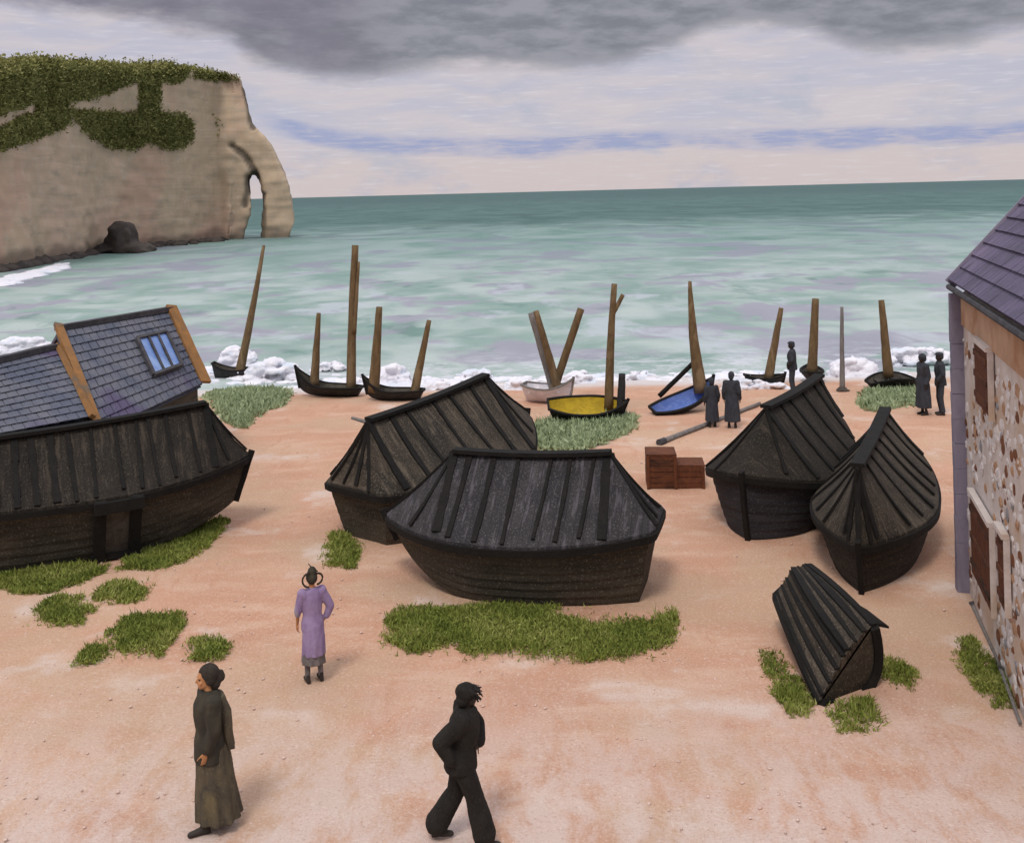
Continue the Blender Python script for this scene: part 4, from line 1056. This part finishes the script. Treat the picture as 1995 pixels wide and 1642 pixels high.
def d_woman(T, j, hp, rot):
    bm = bmesh.new(); torso(bm, j, .045, j['pel'] - Vector((0, 0, .20))); sleeves(bm, j, .03); cloth(T, 'jacket', bm, 'brown_cloth')
    bm = bmesh.new(); rings(bm, [((0, 0, 1.06), .14, .18), ((-.02, 0, .9), .175, .21), ((-.04, 0, .55), .20, .225), ((-.06, 0, .22), .235, .25), ((-.07, 0, .12), .245, .26)], 56, .09, 11); cloth(T, 'skirt', bm, 'olive', .014, .008)
    bm = bmesh.new(); rings(bm, [((-.11, 0, 1.44), .05, .12), ((-.15, 0, 1.25), .075, .16), ((-.17, 0, 1.0), .07, .17), ((-.2, 0, .86), .06, .16)], 40, .1, 7); cloth(T, 'shawl', bm, 'olive')
    bm = bmesh.new(); blob(bm, hp(-.035, 0, .045), (.112, .10, .105), rot, 3); blob(bm, hp(-.13, 0, -.01), (.075, .07, .08), rot, 3, .2); blob(bm, hp(-.085, 0, -.07), (.07, .075, .075), rot, 3)
    for sg in (1, -1): blob(bm, hp(-.03, sg * .07, -.01), (.05, .03, .06), rot, 2)
    cloth(T, 'hair', bm, 'hair', .01, .008)
def d_black(T, j, hp, rot):
    bm = bmesh.new(); torso(bm, j, .055, j['pel'] - Vector((0, 0, .12))); sleeves(bm, j, .045); cloth(T, 'jacket', bm, 'black_cloth')
    bm = bmesh.new(); rings(bm, [(j['pel'] - Vector((0, 0, .16)), .14, .18), (j['pel'] + Vector((0, 0, .06)), .13, .175)])
    for s_ in 'LR':
        cap(bm, j['hp' + s_], j['kn' + s_], .12, .105); cap(bm, j['kn' + s_], j['an' + s_] + Vector((0, 0, .07)), .105, .135)
    cloth(T, 'trousers', bm, 'black_cloth', .014, .009)
    bm = bmesh.new(); blob(bm, hp(-.015, 0, .04), (.118, .10, .105), rot, 3, .1); blob(bm, hp(-.05, 0, -.04), (.08, .092, .09), rot, 3)
    for i in range(26):
        a = random.uniform(-1.2, 1.2); s0 = hp(.05 * math.cos(a), .09 * math.sin(a), .09); e_ = s0 + rot @ Vector((random.uniform(.06, .12), math.sin(a) * .04, random.uniform(-.14, -.03)))
        cap(bm, s0, e_, .012, .006, 1, 4)
    cloth(T, 'hair', bm, 'black_cloth', .008, .006)
def d_violet(T, j, hp, rot):
    bm = bmesh.new(); torso(bm, j, .028); sleeves(bm, j, .028, 'R', .1); sleeves(bm, j, .024, 'L', .75)
    rings(bm, [((0, 0, 1.08), .12, .155), ((-.01, 0, .92), .155, .185), ((-.02, 0, .62), .175, .20), ((-.02, 0, .44), .18, .205)], 48, .07, 9); cloth(T, 'dress', bm, 'purple_cloth', .014, .008)
    bm = bmesh.new(); rings(bm, [((.0, 0, .9), .13, .16), ((.0, 0, .5), .18, .20), ((.0, 0, .30), .195, .215)], 48, .08, 8); cloth(T, 'underskirt', bm, 'grey_cloth', .014, .008)
    bm = bmesh.new(); blob(bm, hp(-.02, 0, .03), (.12, .10, .115), rot, 3); blob(bm, hp(-.05, 0, .12), (.075, .08, .09), rot, 3)
    cloth(T, 'bonnet', bm, 'brown_cloth', .01, .005)
    bm = bmesh.new()
    for sg in (1, -1):
        pts = [hp(-.09 + .02 * math.sin(t), sg * (.075 + .11 * math.sin(t)), .01 + .11 * math.cos(t) * (1 if sg > 0 else .8)) for t in [i * math.pi / 8 for i in range(9)]]
        tube(bm, pts, .017, 8)
    tube(bm, [hp(-.03, .06, .26), hp(-.05, 0, .19), hp(-.07, -.1, .12)], [.006, .012, .01], 8)
    link('bonnet_ribbon', fix(bm), 'hair', T, True)
    bm = bmesh.new()
    for s_ in 'LR': cap(bm, j['kn' + s_], j['an' + s_], .062, .046)
    cloth(T, 'stockings', bm, 'grey_cloth', .014, .002)
def d_long(m_):
    def f(T, j, hp, rot):
        bm = bmesh.new(); torso(bm, j, .03); sleeves(bm, j, .028)
        rings(bm, [((0, 0, 1.08), .14, .17), ((0, 0, .9), .17, .21), ((0, 0, .5), .20, .24), ((0, 0, .22), .21, .25)], 32, .06, 7); cloth(T, 'coat', bm, m_, .02, .01)
        bm = bmesh.new(); blob(bm, hp(-.015, 0, .035), (.118, .10, .108), rot, 3, .1); blob(bm, hp(-.05, 0, -.03), (.08, .09, .09), rot, 2); cloth(T, 'hair', bm, m_, .014, .006)
    return f
def d_trous(m_):
    def f(T, j, hp, rot):
        bm = bmesh.new(); torso(bm, j, .035); sleeves(bm, j, .03); cloth(T, 'coat', bm, m_, .02, .01)
        bm = bmesh.new()
        for s_ in 'LR': cap(bm, j['hp' + s_], j['kn' + s_], .105, .08); cap(bm, j['kn' + s_], j['an' + s_] + Vector((0, 0, .03)), .08, .07)
        cloth(T, 'trousers', bm, m_, .02, .01)
        bm = bmesh.new(); blob(bm, hp(-.005, 0, .075), (.115, .10, .06), rot, 3); blob(bm, hp(.07, 0, .06), (.07, .07, .014), rot, 2); blob(bm, hp(-.04, 0, 0), (.085, .088, .09), rot, 2); cloth(T, 'cap', bm, m_, .014, .004)
    return f
person('woman in a dark brown jacket and olive skirt walking left, bottom left', at(414, 1612), R(207), 1.80,
       dict(knL=(.07, .08, .52), anL=(.10, .08, .085), knR=(-.02, -.09, .51), anR=(-.16, -.09, .10), elL=(.0, .22, 1.15), wrL=(.09, .19, .93), elR=(-.08, -.22, 1.14), wrR=(-.01, -.2, .9), hd=(.03, 0, 1.63)), dress=d_woman)
person('figure all in black striding right with an elbow out behind, bottom centre', at(905, 1642), R(0), 1.74,
       dict(nck=(.05, 0, 1.47), hd=(.075, 0, 1.60), chs=(.03, 0, 1.29), pel=(-.02, 0, .95), shL=(.01, .18, 1.41), shR=(.02, -.18, 1.40), elL=(.16, .2, 1.2), wrL=(.18, .05, 1.06), hdL=(-.5, -1, -.1),
            elR=(-.22, -.22, 1.20), wrR=(-.10, -.20, .99), hdR=(.6, 0, -.6), knR=(.13, -.09, .54), anR=(.22, -.09, .085), knL=(-.08, .09, .52), anL=(-.30, .09, .11)), skin='skin_dark', dress=d_black)
person('figure in a violet dress and grey bonnet with one hand on the hip', at(612, 1326), R(118), 1.58,
       dict(elR=(-.04, -.32, 1.17), wrR=(-.0, -.25, .99), hdR=(.3, .5, -.5), elL=(.04, .25, 1.15), wrL=(.12, .24, .92), knL=(.03, .11, .5), anL=(-.02, .12, .085), knR=(.02, -.11, .5), anR=(-.03, -.12, .085)), skin='skin', dress=d_violet)
PG = 'distant dark clad people near the water'
person('smaller of the two blue black coated figures below the blue lined boat', gp(1388, 832), R(100), 1.42, {}, 'skin_dark', .016, d_long('slate_cloth'), PG)
person('taller of the two blue black coated figures below the blue lined boat', gp(1427, 834), R(70), 1.62, {}, 'skin_dark', .016, d_long('slate_cloth'), PG)
person('lone dark figure with bent arm at the water edge above the steep hull shed', gp(1545, 770), R(160), 1.78, dict(elL=(-.02, .3, 1.18), wrL=(.12, .2, 1.05)), 'skin_dark', .016, d_trous('slate_cloth'), PG)
person('left one of the two dark figures beside the corner of the stone house', gp(1800, 808), R(190), 1.82, {}, 'skin_dark', .016, d_long('slate_cloth'), PG)
person('right one of the two dark figures beside the corner of the stone house', gp(1834, 808), R(170), 1.86, dict(elL=(-.02, .28, 1.18), wrL=(.12, .2, 1.0)), 'skin_dark', .016, d_trous('slate_cloth'), PG)
